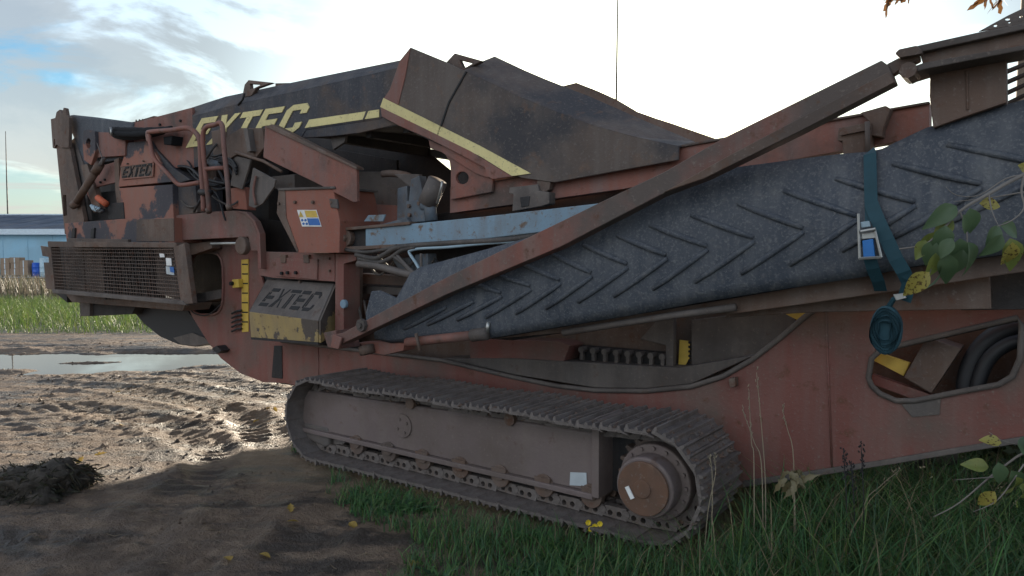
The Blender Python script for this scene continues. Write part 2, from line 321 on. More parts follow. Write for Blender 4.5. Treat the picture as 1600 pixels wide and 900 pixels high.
def build_track(v0, near):
    fp = MB()
    y0 = v0+.16
    a = [Q(470, 617, -.12), Q(481, 609, -.12), Q(930, 676, -.12), Q(930, 770, -.12), Q(466, 664, -.12)]
    if near: prof = [(p.x, p.z) for p in a]; build_track.prof = prof
    prof = build_track.prof; bq_ = Q(630, 665, -.12); bx_, bz_ = bq_.x, bq_.z
    fr = MB().prism([[(x, y0, z) for x, z in prof]], (0, .24, 0)).build('track_frame', 'track_frame', M, bevel=.02)
    x0, x1 = prof[0][0], prof[2][0]
    bl_, br_ = prof[4], prof[3]
    MB().prism([[(x0-.03, y0-.035, bl_[1]), (br_[0], y0-.035, br_[1]), (br_[0], y0-.035, br_[1]-.035), (x0-.03, y0-.035, bl_[1]-.035)]], (0, .3, 0)).build('frame_flange', 'track_frame', fr, bevel=.006)
    MB().prism([[(x1, y0-.045, .19), (x1+.05, y0-.045, .19), (x1+.05, y0-.045, .64), (x1+.02, y0-.045, .66), (x1, y0-.045, .63)]], (0, .3, 0)).build('end_plate', 'track_frame', fr, bevel=.008)
    MB().box((x1+.05, y0+.12, .2), (x1+.28, y0+.28, .6)).build('motor_mount', 'dark', fr)
    MB().prism([[(x0+.03, y0-.01, .27), (x0+.05, y0-.01, .15), (x0+.28, y0-.01, .11), (x0+.33, y0-.01, .13), (x0+.33, y0-.01, .27)]], (0, .2, 0)).build('idler_yoke', 'grey_steel', fr, bevel=.02)
    MB().disc((bx_, bz_), .085, y0-.012, y0+.02, 20).build('boss', 'track_frame', fr, bevel=.004)
    for da in range(4): MB().disc((bx_+.05*math.cos(da*1.57+.5), bz_+.05*math.sin(da*1.57+.5)), .012, y0-.02, y0, 6).build('bolt', 'track_frame', fr)
    MB().disc(IC, .235, v0+.20, v0+.38, 32).disc(IC, .26, v0+.26, v0+.32, 32).build('idler', 'track_steel', fr, bevel=.006)
    for k in range(7):
        x = .80+k*.33
        MB().disc((x, .185), .072, v0+.15, v0+.20, 20).disc((x, .185), .052, v0+.20, v0+.33, 16).disc((x, .185), .072, v0+.33, v0+.38, 20).build('roller', 'rust_steel', fr, bevel=.005)
        MB().prism([[(x-.06, v0+.135, .24), (x-.05, v0+.135, .19), (x-.025, v0+.135, .165), (x+.025, v0+.135, .165), (x+.05, v0+.135, .19), (x+.06, v0+.135, .24)]], (0, .012, 0)).build('roller_bracket', 'rust_steel', fr, bevel=.004)
    for x in (1.35, 2.2): MB().disc((x, .56), .04, v0+.14, v0+.38, 16).build('carrier_roller', 'rust_steel', fr); MB().box((x-.03, v0+.2, .48), (x+.03, v0+.3, .56)).build('carrier_post', 'track_frame', fr)
    sp = MB(); nt_ = 21; tl = []
    for k in range(nt_):
        for da, r in ((0, .225), (.25, .225), (.42, .262), (.62, .262), (.8, .225)):
            t = -2*math.pi*(k+da)/nt_; tl.append((SC[0]+r*math.cos(t), v0+.19, SC[1]+r*math.sin(t)))
    sp.prism([tl], (0, .07, 0)); sp.build('sprocket', 'rust_steel', fr, bevel=.003)
    dr = MB().disc(SC, .21, v0+.10, v0+.19, 36).disc((SC[0], SC[1]), .165, v0-.02, v0+.10, 36).build('hub_drum', 'dark' if 0 else 'track_frame', fr, bevel=.012)
    MB().disc(SC, .145, v0-.042, v0-.02, 36).disc(SC, .05, v0-.05, v0-.04, 20).build('hub_cover', 'hub_rust', dr, bevel=.006)
    for k in range(16):
        t = k*math.pi/8; MB().disc((SC[0]+.188*math.cos(t), SC[1]+.188*math.sin(t)), .011, v0+.085, v0+.11, 6).build('bolt', 'track_frame', dr)
    if near:
        pl('data_plate', [(891, 738), (916, 739), (917, 760), (890, 758)], -.126, .004, 'pale_sticker', fr, bevel=0)
        c = Vector((SC[0]-.07, v0-.05, SC[1]-.03)); d_ = Vector((.5, 0, -.85)); e_ = Vector((.85, 0, .5))
        MB().prism([[c-d_*.035-e_*.012, c+d_*.035-e_*.012, c+d_*.035+e_*.012, c-d_*.035+e_*.012]], (0, .006, 0)).build('hub_tag', 'white', dr)
    rt_ = random.Random(9)
    for i in range(NSH):
        (x, z), an = track_path((i+.3)*PIT)
        for nm, me in (('track_shoe', SHOE), ('track_link', LINK)):
            o = bpy.data.objects.new(nm, me); COL.objects.link(o); o.parent = fr; o.location = (x, v0+rt_.uniform(-.006, .006), z); o.rotation_euler = (0, -an+rt_.uniform(-.02, .02), 0)
    # mud and gravel lying on top of the frame
    mb = MB(); rn = random.Random(3)
    for k in range(260):
        x = rn.uniform(x0+.25, x1-.05); y = rn.uniform(y0+.01, y0+.22); zt = prof[1][1]+(prof[2][1]-prof[1][1])*(x-x0)/(x1-x0)
        r = rn.uniform(.012, .035); vs = [Vector((x, y, zt+.002))+Vector((rn.uniform(-1, 1), rn.uniform(-1, 1), rn.uniform(-.2, .9)))*r for _ in range(6)]
        bmx = bmesh.new(); [bmx.verts.new(v) for v in vs]; bmesh.ops.convex_hull(bmx, input=bmx.verts); bmx.verts.index_update()
        mb.add([v.co.copy() for v in bmx.verts], [tuple(v.index for v in f.verts) for f in bmx.faces]); bmx.free()
    for k in range(900):
        (x, z), an = track_path(rn.uniform(0, (SC[0]-IC[0])+math.pi*RP*.8)); y = v0+rn.uniform(.01, .57); nn = Vector((math.sin(-an), 0, math.cos(an))); c0 = Vector((x, y, z))+nn*.018; r = rn.uniform(.006, .026)
        vs = [c0+Vector((a*r*rn.uniform(.5, 1.2), b*r*rn.uniform(.6, 1.8), c*r*rn.uniform(.5, .9))) for a, b, c in ((1, 0, 0), (-1, 0, 0), (0, 1, 0), (0, -1, 0), (0, 0, 1), (0, 0, -1))]
        mb.add(vs, [(0, 2, 4), (2, 1, 4), (1, 3, 4), (3, 0, 4), (2, 0, 5), (1, 2, 5), (3, 1, 5), (0, 3, 5)])
    tag(mb.build('caked_mud', 'rust_steel', fr), kind='stuff')
    return fr
build_track(-.28, True); build_track(2.27, False)

# --- radiator guard at the engine end
gd = pl('radiator_guard', [(74, 377), (275, 379), (276, 387), (75, 386)], .06, .12, 'rust_steel')
pl('guard_post', [(271, 386), (288, 380), (301, 474), (283, 476)], .06, .05, 'rust_steel', gd); pl('guard_sill', [(80, 452), (285, 470), (290, 477), (82, 458)], .05, .12, 'grey_steel', gd)
pl('guard_ear', [(63, 384), (77, 386), (78, 402), (66, 400)], .08, .02, 'rust_steel', gd); pl('guard_ear', [(68, 410), (79, 410), (84, 453), (72, 451)], .08, .02, 'rust_steel', gd)
pl('guard_post', [(74, 386), (79, 386), (86, 453), (81, 453)], .06, .1, 'rust_steel', gd)
gm = MB()
for k in range(14):
    t = k/13; gm.tube([Q(78+6*t, 389+63*t, .07), Q(271+12*t, 390+79*t, .07)], .0045, 5)
for k in range(58):
    t = k/57; gm.tube([Q(78+193*t, 387+2*t, .078), Q(84+199*t, 452+18*t, .078)], .0028, 4)
tag(gm.build('wire_mesh', 'rust_steel', gd), kind='stuff')
for (x0, x1, m_) in ((78, 98, 'dark'), (98, 128, 'radiator'), (130, 158, 'radiator'), (160, 205, 'blue_steel'), (205, 236, 'dark'), (238, 282, 'radiator')):
    pl('radiator_core', [(x0, 386), (x1, 386), (x1+7, 473), (x0+6, 456)], .30, .12, m_, gd)
for k in range(16): pl('fin', [(160+k*5, 388), (161.6+k*5, 388), (164.6+k*5, 468), (163+k*5, 467)], .26, .04, 'dark', gd, bevel=0)
for a, b in (((249, 396), (256, 402)), ((259, 403), (267, 415))): pl('guard_label', [a, (b[0], a[1]+.5), (b[0]+1, b[1]), (a[0]+1, b[1])], .055, .004, 'white', gd, bevel=0)
pl('guard_label', [(259, 416), (271, 417), (272, 430), (260, 428)], .055, .004, 'pale_sticker', gd, bevel=0); pl('guard_label', [(265, 417), (271, 417), (272, 426), (266, 425)], .05, .004, 'sign_blue', gd, bevel=0)
pl('guard_bracket', [(276, 383), (330, 377), (331, 388), (302, 398), (280, 400)], .40, .1, 'rust_steel', gd)
pl('belly_beam', [(100, 457), (290, 474), (285, 486), (215, 480), (112, 472)], .3, .3, 'rust_steel'); bb = pl('cross_member', [(140, 466), (212, 478), (206, 491), (140, 494)], .5, 1.4, 'dark'); pl('beam_end', [(124, 467), (140, 466), (140, 494), (125, 494)], .46, .5, 'grey_steel', bb)
hb = pl('tail_belt', [(206, 484), (225, 506), (250, 526), (278, 538), (305, 542), (327, 537), (300, 495), (288, 478)], .62, 1.0, 'rubber'); pl('belt_edge', [(270, 528), (300, 520), (320, 528), (327, 537), (305, 541), (282, 538)], .60, .015, 'grey_steel', hb)

# --- engine end above the guard
deck = pl('engine_deck', [(101, 349), (190, 342), (272, 340), (273, 379), (104, 378)], .22, 1.9, 'camo')
pl('deck_strip', [(104, 372), (200, 374), (200, 381), (105, 380)], .19, .05, 'rust_steel', deck); pl('deck_panel', [(213, 343), (271, 341), (272, 377), (213, 377)], .212, .01, 'rust_steel', deck)
for x in (112, 142): pl('deck_latch', [(x, 357), (x+5, 356), (x+4, 372), (x-1, 372)], .20, .03, 'dark', deck)
post = pl('corner_post', [(87, 222), (107, 222), (131, 343), (130, 352), (101, 366)], .26, .05, 'rust_steel', holes=[[(98, 305), (103, 305), (105, 336), (99, 338)]])
pl('post_head', [(79, 186), (86, 184), (88, 175), (93, 171), (97, 178), (99, 168), (102, 169), (104, 180), (108, 184), (107, 231), (96, 231), (88, 226), (84, 232), (82, 231)], .24, .04, 'rust_steel', post, holes=[[(84, 218), (86, 218), (86, 228), (84, 228)]])
pl('inner_post', [(106, 225), (116, 215), (132, 262), (139, 344), (131, 346)], .33, .04, 'grey_steel', post)
far_post = MB().prism([[Vector((p.x, 1.95, p.z)) for p in pts([(87, 222), (107, 222), (131, 343), (130, 352), (101, 366)], .26)]], (0, .05, 0)).build('far_corner_post', 'rust_steel', M)
hd = MB()
bp_ = pts([(104, 182), (112, 179), (150, 183), (208, 191), (207, 197)], .34); bq = [Q(107, 196, .34), Q(112, 210, .34), Q(131, 257, .34), Q(190, 250, .34), Q(205, 215, .34)]
head = MB().prism([bp_+bq[::-1]], (0, 1.7, 0)).build('head_belt', 'belt', M, bevel=.03)
pl('belt_clamp', [(195, 192), (210, 190), (240, 181), (247, 182), (246, 190), (225, 196), (200, 200)], .40, .05, 'rust_steel', holes=[[(238, 183), (244, 183), (244, 186), (238, 186)]])
for k in range(6): tb('clamp_pin', [(212+k*5, 196), (213+k*5, 187-k*.6)], .008, 'rust_steel', M, v=.38)
br = pl('arm_bracket', [(130, 204), (136, 202), (148, 205), (149, 236), (142, 258), (131, 250), (129, 225)], .24, .05, 'camo', holes=[oval(138, 224, 4, 8, 10)])
pl('arm_box', [(148, 206), (196, 208), (195, 243), (152, 246)], .28, .4, 'red', br)
tb('cylinder_barrel', [(118, 318), (152, 264)], .042, 'rust_steel', M, v=.22, n=14); tb('cylinder_rod', [(152, 264), (163, 247)], .022, 'grey_steel', M, v=.22); tb('cylinder_collar', [(149, 269), (156, 257)], .05, 'rust_steel', M, v=.22, n=14)
tb('cylinder_eye', [(114, 321), (121, 316)], .048, 'rust_steel', M, v=.22); tb('hydraulic_line', [(152, 224), (156, 236), (160, 248), (158, 258)], .007, 'grey_steel', M, v=.2, sm=4)
pl('side_plate', [(148, 262), (182, 252), (180, 285), (152, 292), (140, 312), (134, 300)], .33, .03, 'red'); bolts(M, [(158, 285), (165, 281)], .33, .014, 'black')
pl('diagonal_brace', [(126, 258), (136, 256), (158, 330), (146, 332)], .30, .06, 'rust_steel')
tb('filter_cap', [(153, 309), (166, 319)], .036, 'orange', M, v=.22, n=14)
for k in range(4): tb('hose_coil', [(143+k*3.4, 327+k*1.5-6), (147+k*3.4, 333+k*1.5-6), (152+k*3.4, 330+k*1.5-6)], .02, 'coil' if k < 2 else 'rubber', M, v=.2, sm=4)
pl('engine_side', [(155, 300), (275, 290), (275, 345), (110, 348), (118, 320)], .45, 1.2, 'dark'); pl('engine_dark_fill', [(128, 250), (420, 235), (420, 345), (128, 345)], .75, 1.0, 'dark')  # rear block is added dark fill for the shaded engine bay
pl('service_box', [(168, 318), (192, 316), (194, 342), (169, 343)], .26, .2, 'dark')
# EXTEC cover
cov = pl('engine_cover', [(200, 223), (231, 220), (238, 232), (269, 284), (185, 292), (189, 258)], .30, .14, 'camo'); cv2 = pl('engine_cover', [(186, 294), (269, 288), (271, 341), (192, 342)], .27, .2, 'camo')
pl('cover_side', [(231, 220), (270, 262), (298, 281), (272, 288)], .33, .4, 'navy', cov); pl('cover_flank', [(270, 288), (305, 286), (308, 332), (271, 341)], .33, .3, 'navy', cv2)
pl('cover_fin', [(178, 250), (185, 246), (187, 300), (192, 341), (186, 341), (180, 300)], .31, .1, 'rust_steel', cov)
np_ = pl('name_plate', [(188, 259), (240, 252.5), (239, 276), (190, 280.5)], .288, .008, 'rust_steel', cov)
word('EXTEC', *[Q(x, y, .286) for x, y in ((191, 278), (234, 274), (238.5, 255), (195, 261))], .004, 'black', np_, STEN)
for w_ in ([(188, 259), (240, 252.5), (240, 254), (188, 260.5)], [(190, 279), (239, 274.5), (239, 276), (190, 280.5)], [(238.6, 253), (240, 252.5), (239, 276), (237.6, 276)]): pl('plate_edge', w_, .283, .006, 'camo', np_, bevel=0)
bolts(cov, [(200, 256), (225, 252)], .295, .01)
# rolled tarpaulin
rs = None
for dy, dv, r0 in ((0, .22, .042), (5, .20, .036), (9, .24, .034), (3, .28, .04)):
    pp = smooth_path(pts([(174, 203+dy*.5), (184, 204+dy), (202, 205+dy), (226, 205+dy*.8), (250, 203+dy*.5), (268, 200)], dv), 5)
    rs = MB().tube(pp, [r0*(.55+.45*math.sin(math.pi*min(1, .12+i/(len(pp)-1)*.9)))*(1+.3*noise.noise((i*.7, dy, 0))) for i in range(len(pp))], 9).build('rolled_sheet', 'tarp', M, True)
pl('sheet_end', [(255, 214), (269, 212), (267, 226), (256, 226)], .24, .12, 'tarp')
tb('sheet_tie', [(173, 199), (174, 212)], .012, 'zinc', M, v=.15)
# handrails
hr = tb('handrail', [(233, 288-66), (231, 209), (236, 206), (270, 203), (290, 200), (302, 204), (311, 216), (313, 235), (314, 262), (317, 300), (318, 330)], .024, 'red', M, v=.18, sm=4)
tb('lower_rail', [(233, 210), (237, 236), (244, 252), (262, 271), (276, 286), (286, 289), (312, 285)], .022, 'red', hr, v=.18, sm=4)
h2 = tb('handrail', [(327, 330), (323, 290), (318, 240), (317, 212), (322, 199), (335, 195), (344, 192), (348, 200), (350, 230), (356, 290), (358, 325)], .022, 'red', M, v=.14, sm=4)
tb('rung', [(320, 264), (350, 262)], .02, 'red', h2, v=.14); tb('rail_foot', [(325, 326), (327, 332)], .028, 'rust_steel', h2, v=.14); tb('rail_foot', [(357, 320), (359, 327)], .028, 'rust_steel', h2, v=.14)
tb('brace_rod', [(303, 331), (317, 305)], .012, 'dark', hr, v=.17); tb('clamp_ring', [(313, 300), (329, 301)], .03, 'dark', hr, v=.16)
dk2 = pl('hull_top_roll', [(272, 337), (340, 330), (366, 329), (382, 334), (394, 346), (401, 362), (404, 392), (392, 392), (388, 370), (272, 376)], .30, .06, 'hull_red'); MB().disc((Q(381, 384, .3).x, Q(381, 384, .3).z), .085, .26, .32, 18).build('pivot_boss', 'rust_steel', dk2, bevel=.01)
pl('roll_rim', [(366, 329), (384, 331), (398, 345), (406, 365), (408, 420), (403, 420), (401, 362), (394, 346), (382, 335)], .28, .06, 'hull_red', dk2)
tb('roll_bar', [(330, 381), (372, 380)], .014, 'zinc', dk2, v=.28)
# clutter between cover and chute
pl('valve_panel', [(296, 232), (330, 226), (332, 300), (300, 300)], .50, .05, 'rust_steel'); pl('valve_block', [(272, 232), (300, 228), (304, 262), (280, 266)], .42, .12, 'rust_steel')
for k in range(3): pl('panel_rib', [(276+k*14, 228-k), (281+k*14, 228-k), (283+k*14, 262), (278+k*14, 262)], .38, .06, 'grey_steel')
pl('red_tail_panel', [(200, 205), (300, 190), (300, 250), (215, 250)], .44, .03, 'red')
pl('guard_flap', [(366, 243), (392, 250), (378, 296), (360, 290)], .28, .02, 'grey_steel'); pl('guard_flap', [(395, 262), (430, 281), (428, 292), (410, 318), (398, 325), (388, 322), (390, 290)], .24, .02, 'grey_steel')
pl('red_bracket', [(360, 294), (382, 292), (386, 328), (362, 326)], .32, .1, 'red_clean'); pl('dusty_bracket', [(352, 215), (376, 200), (410, 200), (413, 230), (400, 246), (372, 240), (356, 250)], .26, .03, 'rust_steel'); pl('dusty_bracket', [(330, 205), (352, 200), (356, 250), (334, 255)], .34, .06, 'rust_steel')
pl('bracket_rib', [(380, 200), (386, 200), (392, 236), (386, 238)], .2, .06, 'grey_steel'); tb('pin', [(368, 238), (412, 252), (440, 268)], .014, 'rust_steel', M, v=.2); tb('chain', [(400, 275), (396, 300), (400, 320)], .012, 'red', M, v=.22, sm=3)
for k in range(3): tb('hydraulic_hose', [(330, 252+k*5), (345, 246+k*3), (362, 250+k*4), (370, 262+k*5)], .012, 'rubber', M, v=.26, sm=5)
tb('spring_coil', [(333, 256), (345, 258)], .05, 'blue_steel', M, v=.28)
rh = random.Random(77)
for k in range(14):
    x0, y0 = rh.uniform(275, 340), rh.uniform(222, 300); x1, y1 = x0+rh.uniform(25, 80), y0+rh.uniform(-10, 40); dv = rh.uniform(.26, .42)
    tb('hydraulic_hose', [(x0, y0, dv+.08), (x0+(x1-x0)*.3, y0+rh.uniform(4, 22), dv), (x0+(x1-x0)*.7, y1+rh.uniform(0, 16), dv), (x1, y1, dv+.08)], rh.uniform(.008, .015), rh.choice(('rubber', 'hose', 'rubber')), M, sm=5, n=7)
for k in range(6):
    x0 = 560+k*30; tb('hydraulic_hose', [(x0, 398+k*2, .34), (x0+14, 412+rh.uniform(0, 8), .3), (x0+34, 420+rh.uniform(-4, 10), .3), (x0+60, 404, .36)], .011, rh.choice(('rubber', 'hose')), M, sm=5, n=7)
for k in range(7):
    x0 = 560+k*9; tb('hydraulic_hose', [(x0, 470, .5), (x0+8, 490+rh.uniform(0, 20), .42), (x0+26, 505, .44), (x0+40, 480, .5)], .012, rh.choice(('rubber', 'hose')), M, sm=5, n=7)
pl('grey_box', [(424, 276), (460, 272), (460, 295), (428, 295)], .45, .3, 'grey_steel')
pl('inner_dark_sheet', [(390, 240), (470, 240), (470, 400), (390, 400)], 1.0, .03, 'dark'); pl('inner_dark_fill', [(395, 340), (470, 350), (470, 400), (402, 396)], .75, .05, 'dark')  # both are dark sheets filling the shaded inside of the machine
# chute and sticker box
ch = pl('chute_side', [(414, 197), (424, 196), (470, 219), (557, 264), (558, 315), (552, 316), (490, 284), (411, 246)], .18, .03, 'red'); pl('chute_lip', [(424, 194), (557, 261), (557, 265), (414, 198)], .16, .08, 'rust_steel', ch); pl('chute_dark_sheet', [(420, 215), (620, 250), (620, 330), (420, 300)], 1.45, .03, 'dark')  # sheet behind the chute puts the interior shade into its dark colour
sb = pl('control_box', [(435, 297), (520, 294), (524, 312), (531, 345), (530, 395), (466, 395), (432, 333)], .18, .45, 'red_clean')
pl('box_lid', [(433, 294), (522, 291), (523, 295), (434, 298)], .165, .48, 'grey_steel', sb); pl('box_edge', [(435, 297), (445, 297), (447, 340), (466, 392), (464, 395), (432, 333)], .174, .008, 'rust_steel', sb); bolts(sb, [(462, 316), (490, 316), (519, 316), (437, 318)], .178, .014)
pl('box_latch', [(514, 310), (526, 311), (528, 326), (516, 324)], .165, .02, 'grey_steel', sb)
st = pl('warning_label', [(464, 328), (494, 328), (502, 354), (472, 354)], .174, .005, 'white', sb, bevel=0)
pl('label_panel', [(475.5, 329), (493, 329), (496.5, 339.5), (478.5, 339.5)], .171, .004, 'sign_yellow', st, bevel=0); pl('label_panel', [(479.5, 341), (497, 341), (500.5, 352), (482.5, 352)], .171, .004, 'sign_blue', st, bevel=0)
pl('label_mark', [(469, 330), (474, 339), (467, 339)], .171, .004, 'sign_yellow', st, bevel=0)
for k, (x, y) in enumerate(((472, 344), (477, 344), (474, 349.5), (479, 349.5))): pl('label_mark', oval(x, y, 1.9, 2.0, 8), .171, .004, 'sign_blue', st, bevel=0)
# wall under it, hatch, post
wl = pl('side_wall', [(404, 393), (523, 396), (523, 440), (426, 434), (404, 430)], .34, .2, 'hull_red'); ha = pl('hatch', [(431, 402), (496, 405), (495, 437), (431, 431)], .325, .02, 'hull_red', wl)
for x in (441, 477): pl('hinge', [(x-4, 398), (x+5, 398), (x+5, 411), (x-3, 411)], .315, .03, 'rust_steel', ha)
bolts(ha, [(450, 426), (463, 426), (441, 427)], .322, .016, 'black'); bolts(wl, [(515, 404), (516, 423)], .338, .012)
pl('wall_post', [(524, 396), (556, 398), (556, 407), (537, 412), (537, 520), (523, 530)], .30, .18, 'hull_red'); pl('post_inner', [(537, 412), (562, 414), (560, 520), (537, 530)], .5, .04, 'rust_steel')
q = Q(537, 475, .28); MB().disc((q.x, q.z), .038, .27, .30, 9).build('blue_cap', 'beam_blue', M, bevel=.006)
pl('far_dark_sheet', [(556, 395), (760, 380), (760, 560), (556, 560)], 1.3, .03, 'dark'); pl('tan_pipe', [(556, 427), (640, 433), (640, 447), (554, 442)], .62, .15, 'rust_steel'); pl('lower_ledge', [(556, 446), (640, 450), (640, 462), (556, 458)], .66, .2, 'grey_steel'); pl('inner_skirt', [(404, 430), (560, 440), (560, 550), (404, 540)], .56, .02, 'dark')  # first plate is an added dark sheet for the shade deep inside
# EXTEC grille box
gb = MB()
T = [Q(417, 436, .40), Q(522, 443, .40), Q(497, 501, .16), Q(389, 487, .16)]
B = [Q(392, 527, .20), Q(497, 535, .20)]
Bk = [Vector((p.x, .5, p.z)) for p in (T[0], T[1], B[1], B[0])]
ex = MB().prism([T], (0, .05, -.03)).build('name_box', 'grey_steel', M, bevel=.006)
MB().add([T[3], T[2], B[1], B[0]]+[p+Vector((0, .03, 0)) for p in (T[3], T[2], B[1], B[0])], [(0, 1, 2, 3), (7, 6, 5, 4), (0, 4, 5, 1), (1, 5, 6, 2), (2, 6, 7, 3), (3, 7, 4, 0)]).build('box_front', 'yellow_flake', ex, bevel=.004)
sidep = [T[2]+Vector((.012, 0, 0)), T[1]+Vector((.012, 0, 0)), Vector((T[1].x+.012, .42, B[1].z+.06)), B[1]+Vector((.012, 0, 0))]
MB().prism([sidep], (.02, 0, 0)).build('box_end', 'yellow_flake', ex); MB().add([T[0], T[3], B[0], Bk[3], Bk[0]], [(0, 1, 2, 3, 4)]).build('box_end', 'grey_steel', ex)
MB().prism([[B[0], B[1], Bk[2], Bk[3]]], (0, 0, -.02)).build('box_floor', 'dark', ex)
def bil(s, t): return T[3].lerp(T[2], s).lerp(T[0].lerp(T[1], s), t)
word('EXTEC', bil(.09, .20), bil(.84, .20), bil(.92, .74), bil(.17, .74), .004, 'black', ex, STEN, gap=.10)
bolts(ex, [(470, 440)], .39, .012)

# --- hopper
hp_ = pl('hopper_side', [(300, 182), (370, 163), (480, 139), (628, 105), (616, 143), (600, 180), (594, 186), (478, 203), (470, 216), (303, 262)], .35, .02, 'navy')
L0 = pts([(300, 182), (370, 163), (480, 139), (628, 105)], .35); L1 = pts([(300, 168), (352, 151), (480, 124), (636, 92)], .47)
for i in range(3): MB().prism([[L0[i], L0[i+1], L1[i+1], L1[i]]], (0, .02, -.004)).build('hopper_lip', 'navy', hp_)
pl('red_side', [(205, 193), (250, 181), (300, 168), (304, 262), (215, 262)], .36, .03, 'red', hp_); bolts(hp_, [(283, 189), (251, 195)], .36, .014, 'black')
pl('hopper_skirt', [(478, 203), (592, 186), (600, 180), (622, 194), (560, 208), (515, 213), (470, 216)], .355, .03, 'navy', hp_)
word('EXTEC', *[Q(x, y, .348) for x, y in ((291, 231), (464, 207), (488, 160), (316, 185))], .006, 'letter_yellow', hp_, LET, gap=.12)
stp = pl('yellow_stripe', [(483, 187), (592, 171), (592, 183), (476, 200)], .343, .006, 'letter_yellow', hp_, bevel=0)
pl('stripe_slash', [(572, 173), (575, 173), (569, 187), (566, 188)], .340, .004, 'navy', stp, bevel=0)
wing = pl('hopper_wing', [(641, 74), (697, 97), (725, 110), (775, 133), (812, 151), (869, 174), (931, 197), (994, 214), (1060, 228), (1060, 250), (866, 285), (815, 278), (735, 245), (668, 213), (596, 180), (594, 165), (608, 140), (624, 95)], .33, .02, 'hopper')
pl('wing_flange', [(641, 75), (624, 96), (609, 140), (599, 154), (622, 164), (633, 120)], .324, .008, 'red', wing); pl('yellow_stripe', [(599, 153), (750, 228), (829, 271), (800, 275), (750, 244), (594, 167)], .322, .008, 'letter_yellow', wing, bevel=0)
pl('wing_seam', [(727, 111), (729, 112), (702, 160), (683, 216), (681, 215), (700, 159)], .322, .012, 'black', wing, bevel=0)
pl('wing_skirt', [(594, 167), (668, 203), (735, 236), (800, 276), (770, 280), (760, 275), (757, 262), (700, 232), (668, 216), (622, 196), (596, 182)], .318, .016, 'red', wing)
wl_ = pts([(725, 110), (775, 133), (812, 151), (869, 174), (931, 197), (994, 214), (1060, 228)], .33); wu = pts([(725, 107), (773, 88), (820, 110), (853, 124), (922, 151), (994, 183), (1085, 221)], .62)
for i in range(6): MB().prism([[wl_[i], wl_[i+1], wu[i+1], wu[i]]], (0, .02, -.006)).build('flared_side', 'hopper', wing)
fw = pl('far_hopper_side', [(430, 130), (640, 125), (760, 115), (880, 134), (900, 129), (931, 141), (962, 155), (994, 174), (1025, 185), (1050, 193), (1119, 217), (1119, 240), (760, 235), (665, 205), (430, 200)], 2.1, .03, 'rust_steel')
for nm, pp, hl in (('lifting_eye', [(378, 152), (382, 132), (388, 125), (425, 129), (400, 138), (392, 150)], [(390, 131), (408, 132), (396, 138), (391, 139)]), ('lifting_eye', [(697, 97), (710, 83), (753, 95), (732, 106), (725, 110)], [(718, 94), (738, 99), (724, 107)])):
    pl(nm, pp, .40, .04, 'rust_steel', wing, holes=[hl[::-1]])
tb('lip_crack', [(372, 164), (379, 156), (382, 146)], .01, 'black', hp_, v=.345)
a_ = pts([(470, 214), (560, 206), (622, 196), (690, 228), (735, 246), (800, 276)], .36); b_ = [Vector((p.x, 2.1, p.z+.12)) for p in a_]
for i in range(5): MB().prism([[a_[i], a_[i+1], b_[i+1], b_[i]]], (0, 0, .03)).build('hopper_floor', 'dark', hp_)
for k in range(5): MB().box((a_[0].x+.3+k*.42, .45, a_[0].z-.06), (a_[0].x+.36+k*.42, 2.0, a_[0].z+.01)).build('floor_rib', 'dark', hp_)
pl('hopper_dark_sheet', [(425, 200), (560, 190), (640, 190), (664, 205), (672, 241), (706, 269), (740, 285), (740, 345), (425, 345)], 1.6, .03, 'dark'); pl('dusty_chute', [(557, 268), (600, 268), (640, 274), (640, 326), (557, 318)], .80, .03, 'grey_steel'); pl('red_shelf', [(530, 320), (560, 318), (640, 322), (640, 352), (534, 362)], .62, .06, 'red')  # first plate: dark sheet giving the shade below the hopper as colour
pl('hook_plate', [(515, 212), (540, 210), (538, 222), (520, 234)], .42, .03, 'grey_steel')
pl('bracket_backing', [(708, 258), (775, 258), (775, 305), (708, 305)], .62, .03, 'dark')  # dark sheet added to keep bright sky out of the bracket hole
bk_ = pl('pivot_bracket', [(668, 214), (700, 230), (762, 262), (770, 282), (768, 300), (704, 312), (704, 268), (702, 252), (694, 239), (672, 232)], .36, .03, 'red', holes=[oval(722, 278, 10, 10, 14)]); pl('bracket_pad', [(690, 225), (758, 260), (764, 278), (745, 272), (690, 238)], .345, .02, 'red', bk_)
# long beams
rb = pl('conveyor_beam', [(703, 293), (994, 241), (1087, 224), (1272, 191), (1452, 160), (1452, 214), (1400, 221), (1212, 254), (975, 295), (703, 333)], .40, .10, 'red'); pl('beam_flange', [(703, 292), (1087, 222), (1452, 158), (1452, 162), (1087, 226), (703, 296)], .38, .14, 'rust_steel', rb)
MB().prism([[Vector((p.x, 1.9, p.z)) for p in pts([(703, 293), (1452, 160), (1452, 214), (703, 333)], .4)]], (0, .1, 0)).build('far_conveyor_beam', 'red', M)
pl('beam_shadow_plate', [(640, 340), (985, 292), (1010, 292), (1000, 350), (640, 420)], .56, .02, 'dark')  # dark sheet standing for the shade behind the beam, closes a sky gap
for (pp, vv, tt, mm) in (([(796, 293), (840, 288), (842, 298), (858, 300), (858, 318), (846, 322), (800, 330), (802, 304), (795, 302)], .32, .08, 'grey_steel'), ([(842, 268), (864, 264), (858, 296), (846, 304), (838, 290)], .34, .05, 'rust_steel'),
    ([(1310, 200), (1360, 191), (1362, 200), (1358, 246), (1318, 248), (1316, 220), (1308, 220)], .30, .12, 'rust_steel'), ([(1344, 176), (1384, 165), (1392, 170), (1380, 200), (1378, 214), (1360, 212), (1358, 190)], .32, .08, 'rust_steel')): pl('beam_bracket', pp, vv, tt, mm, rb)
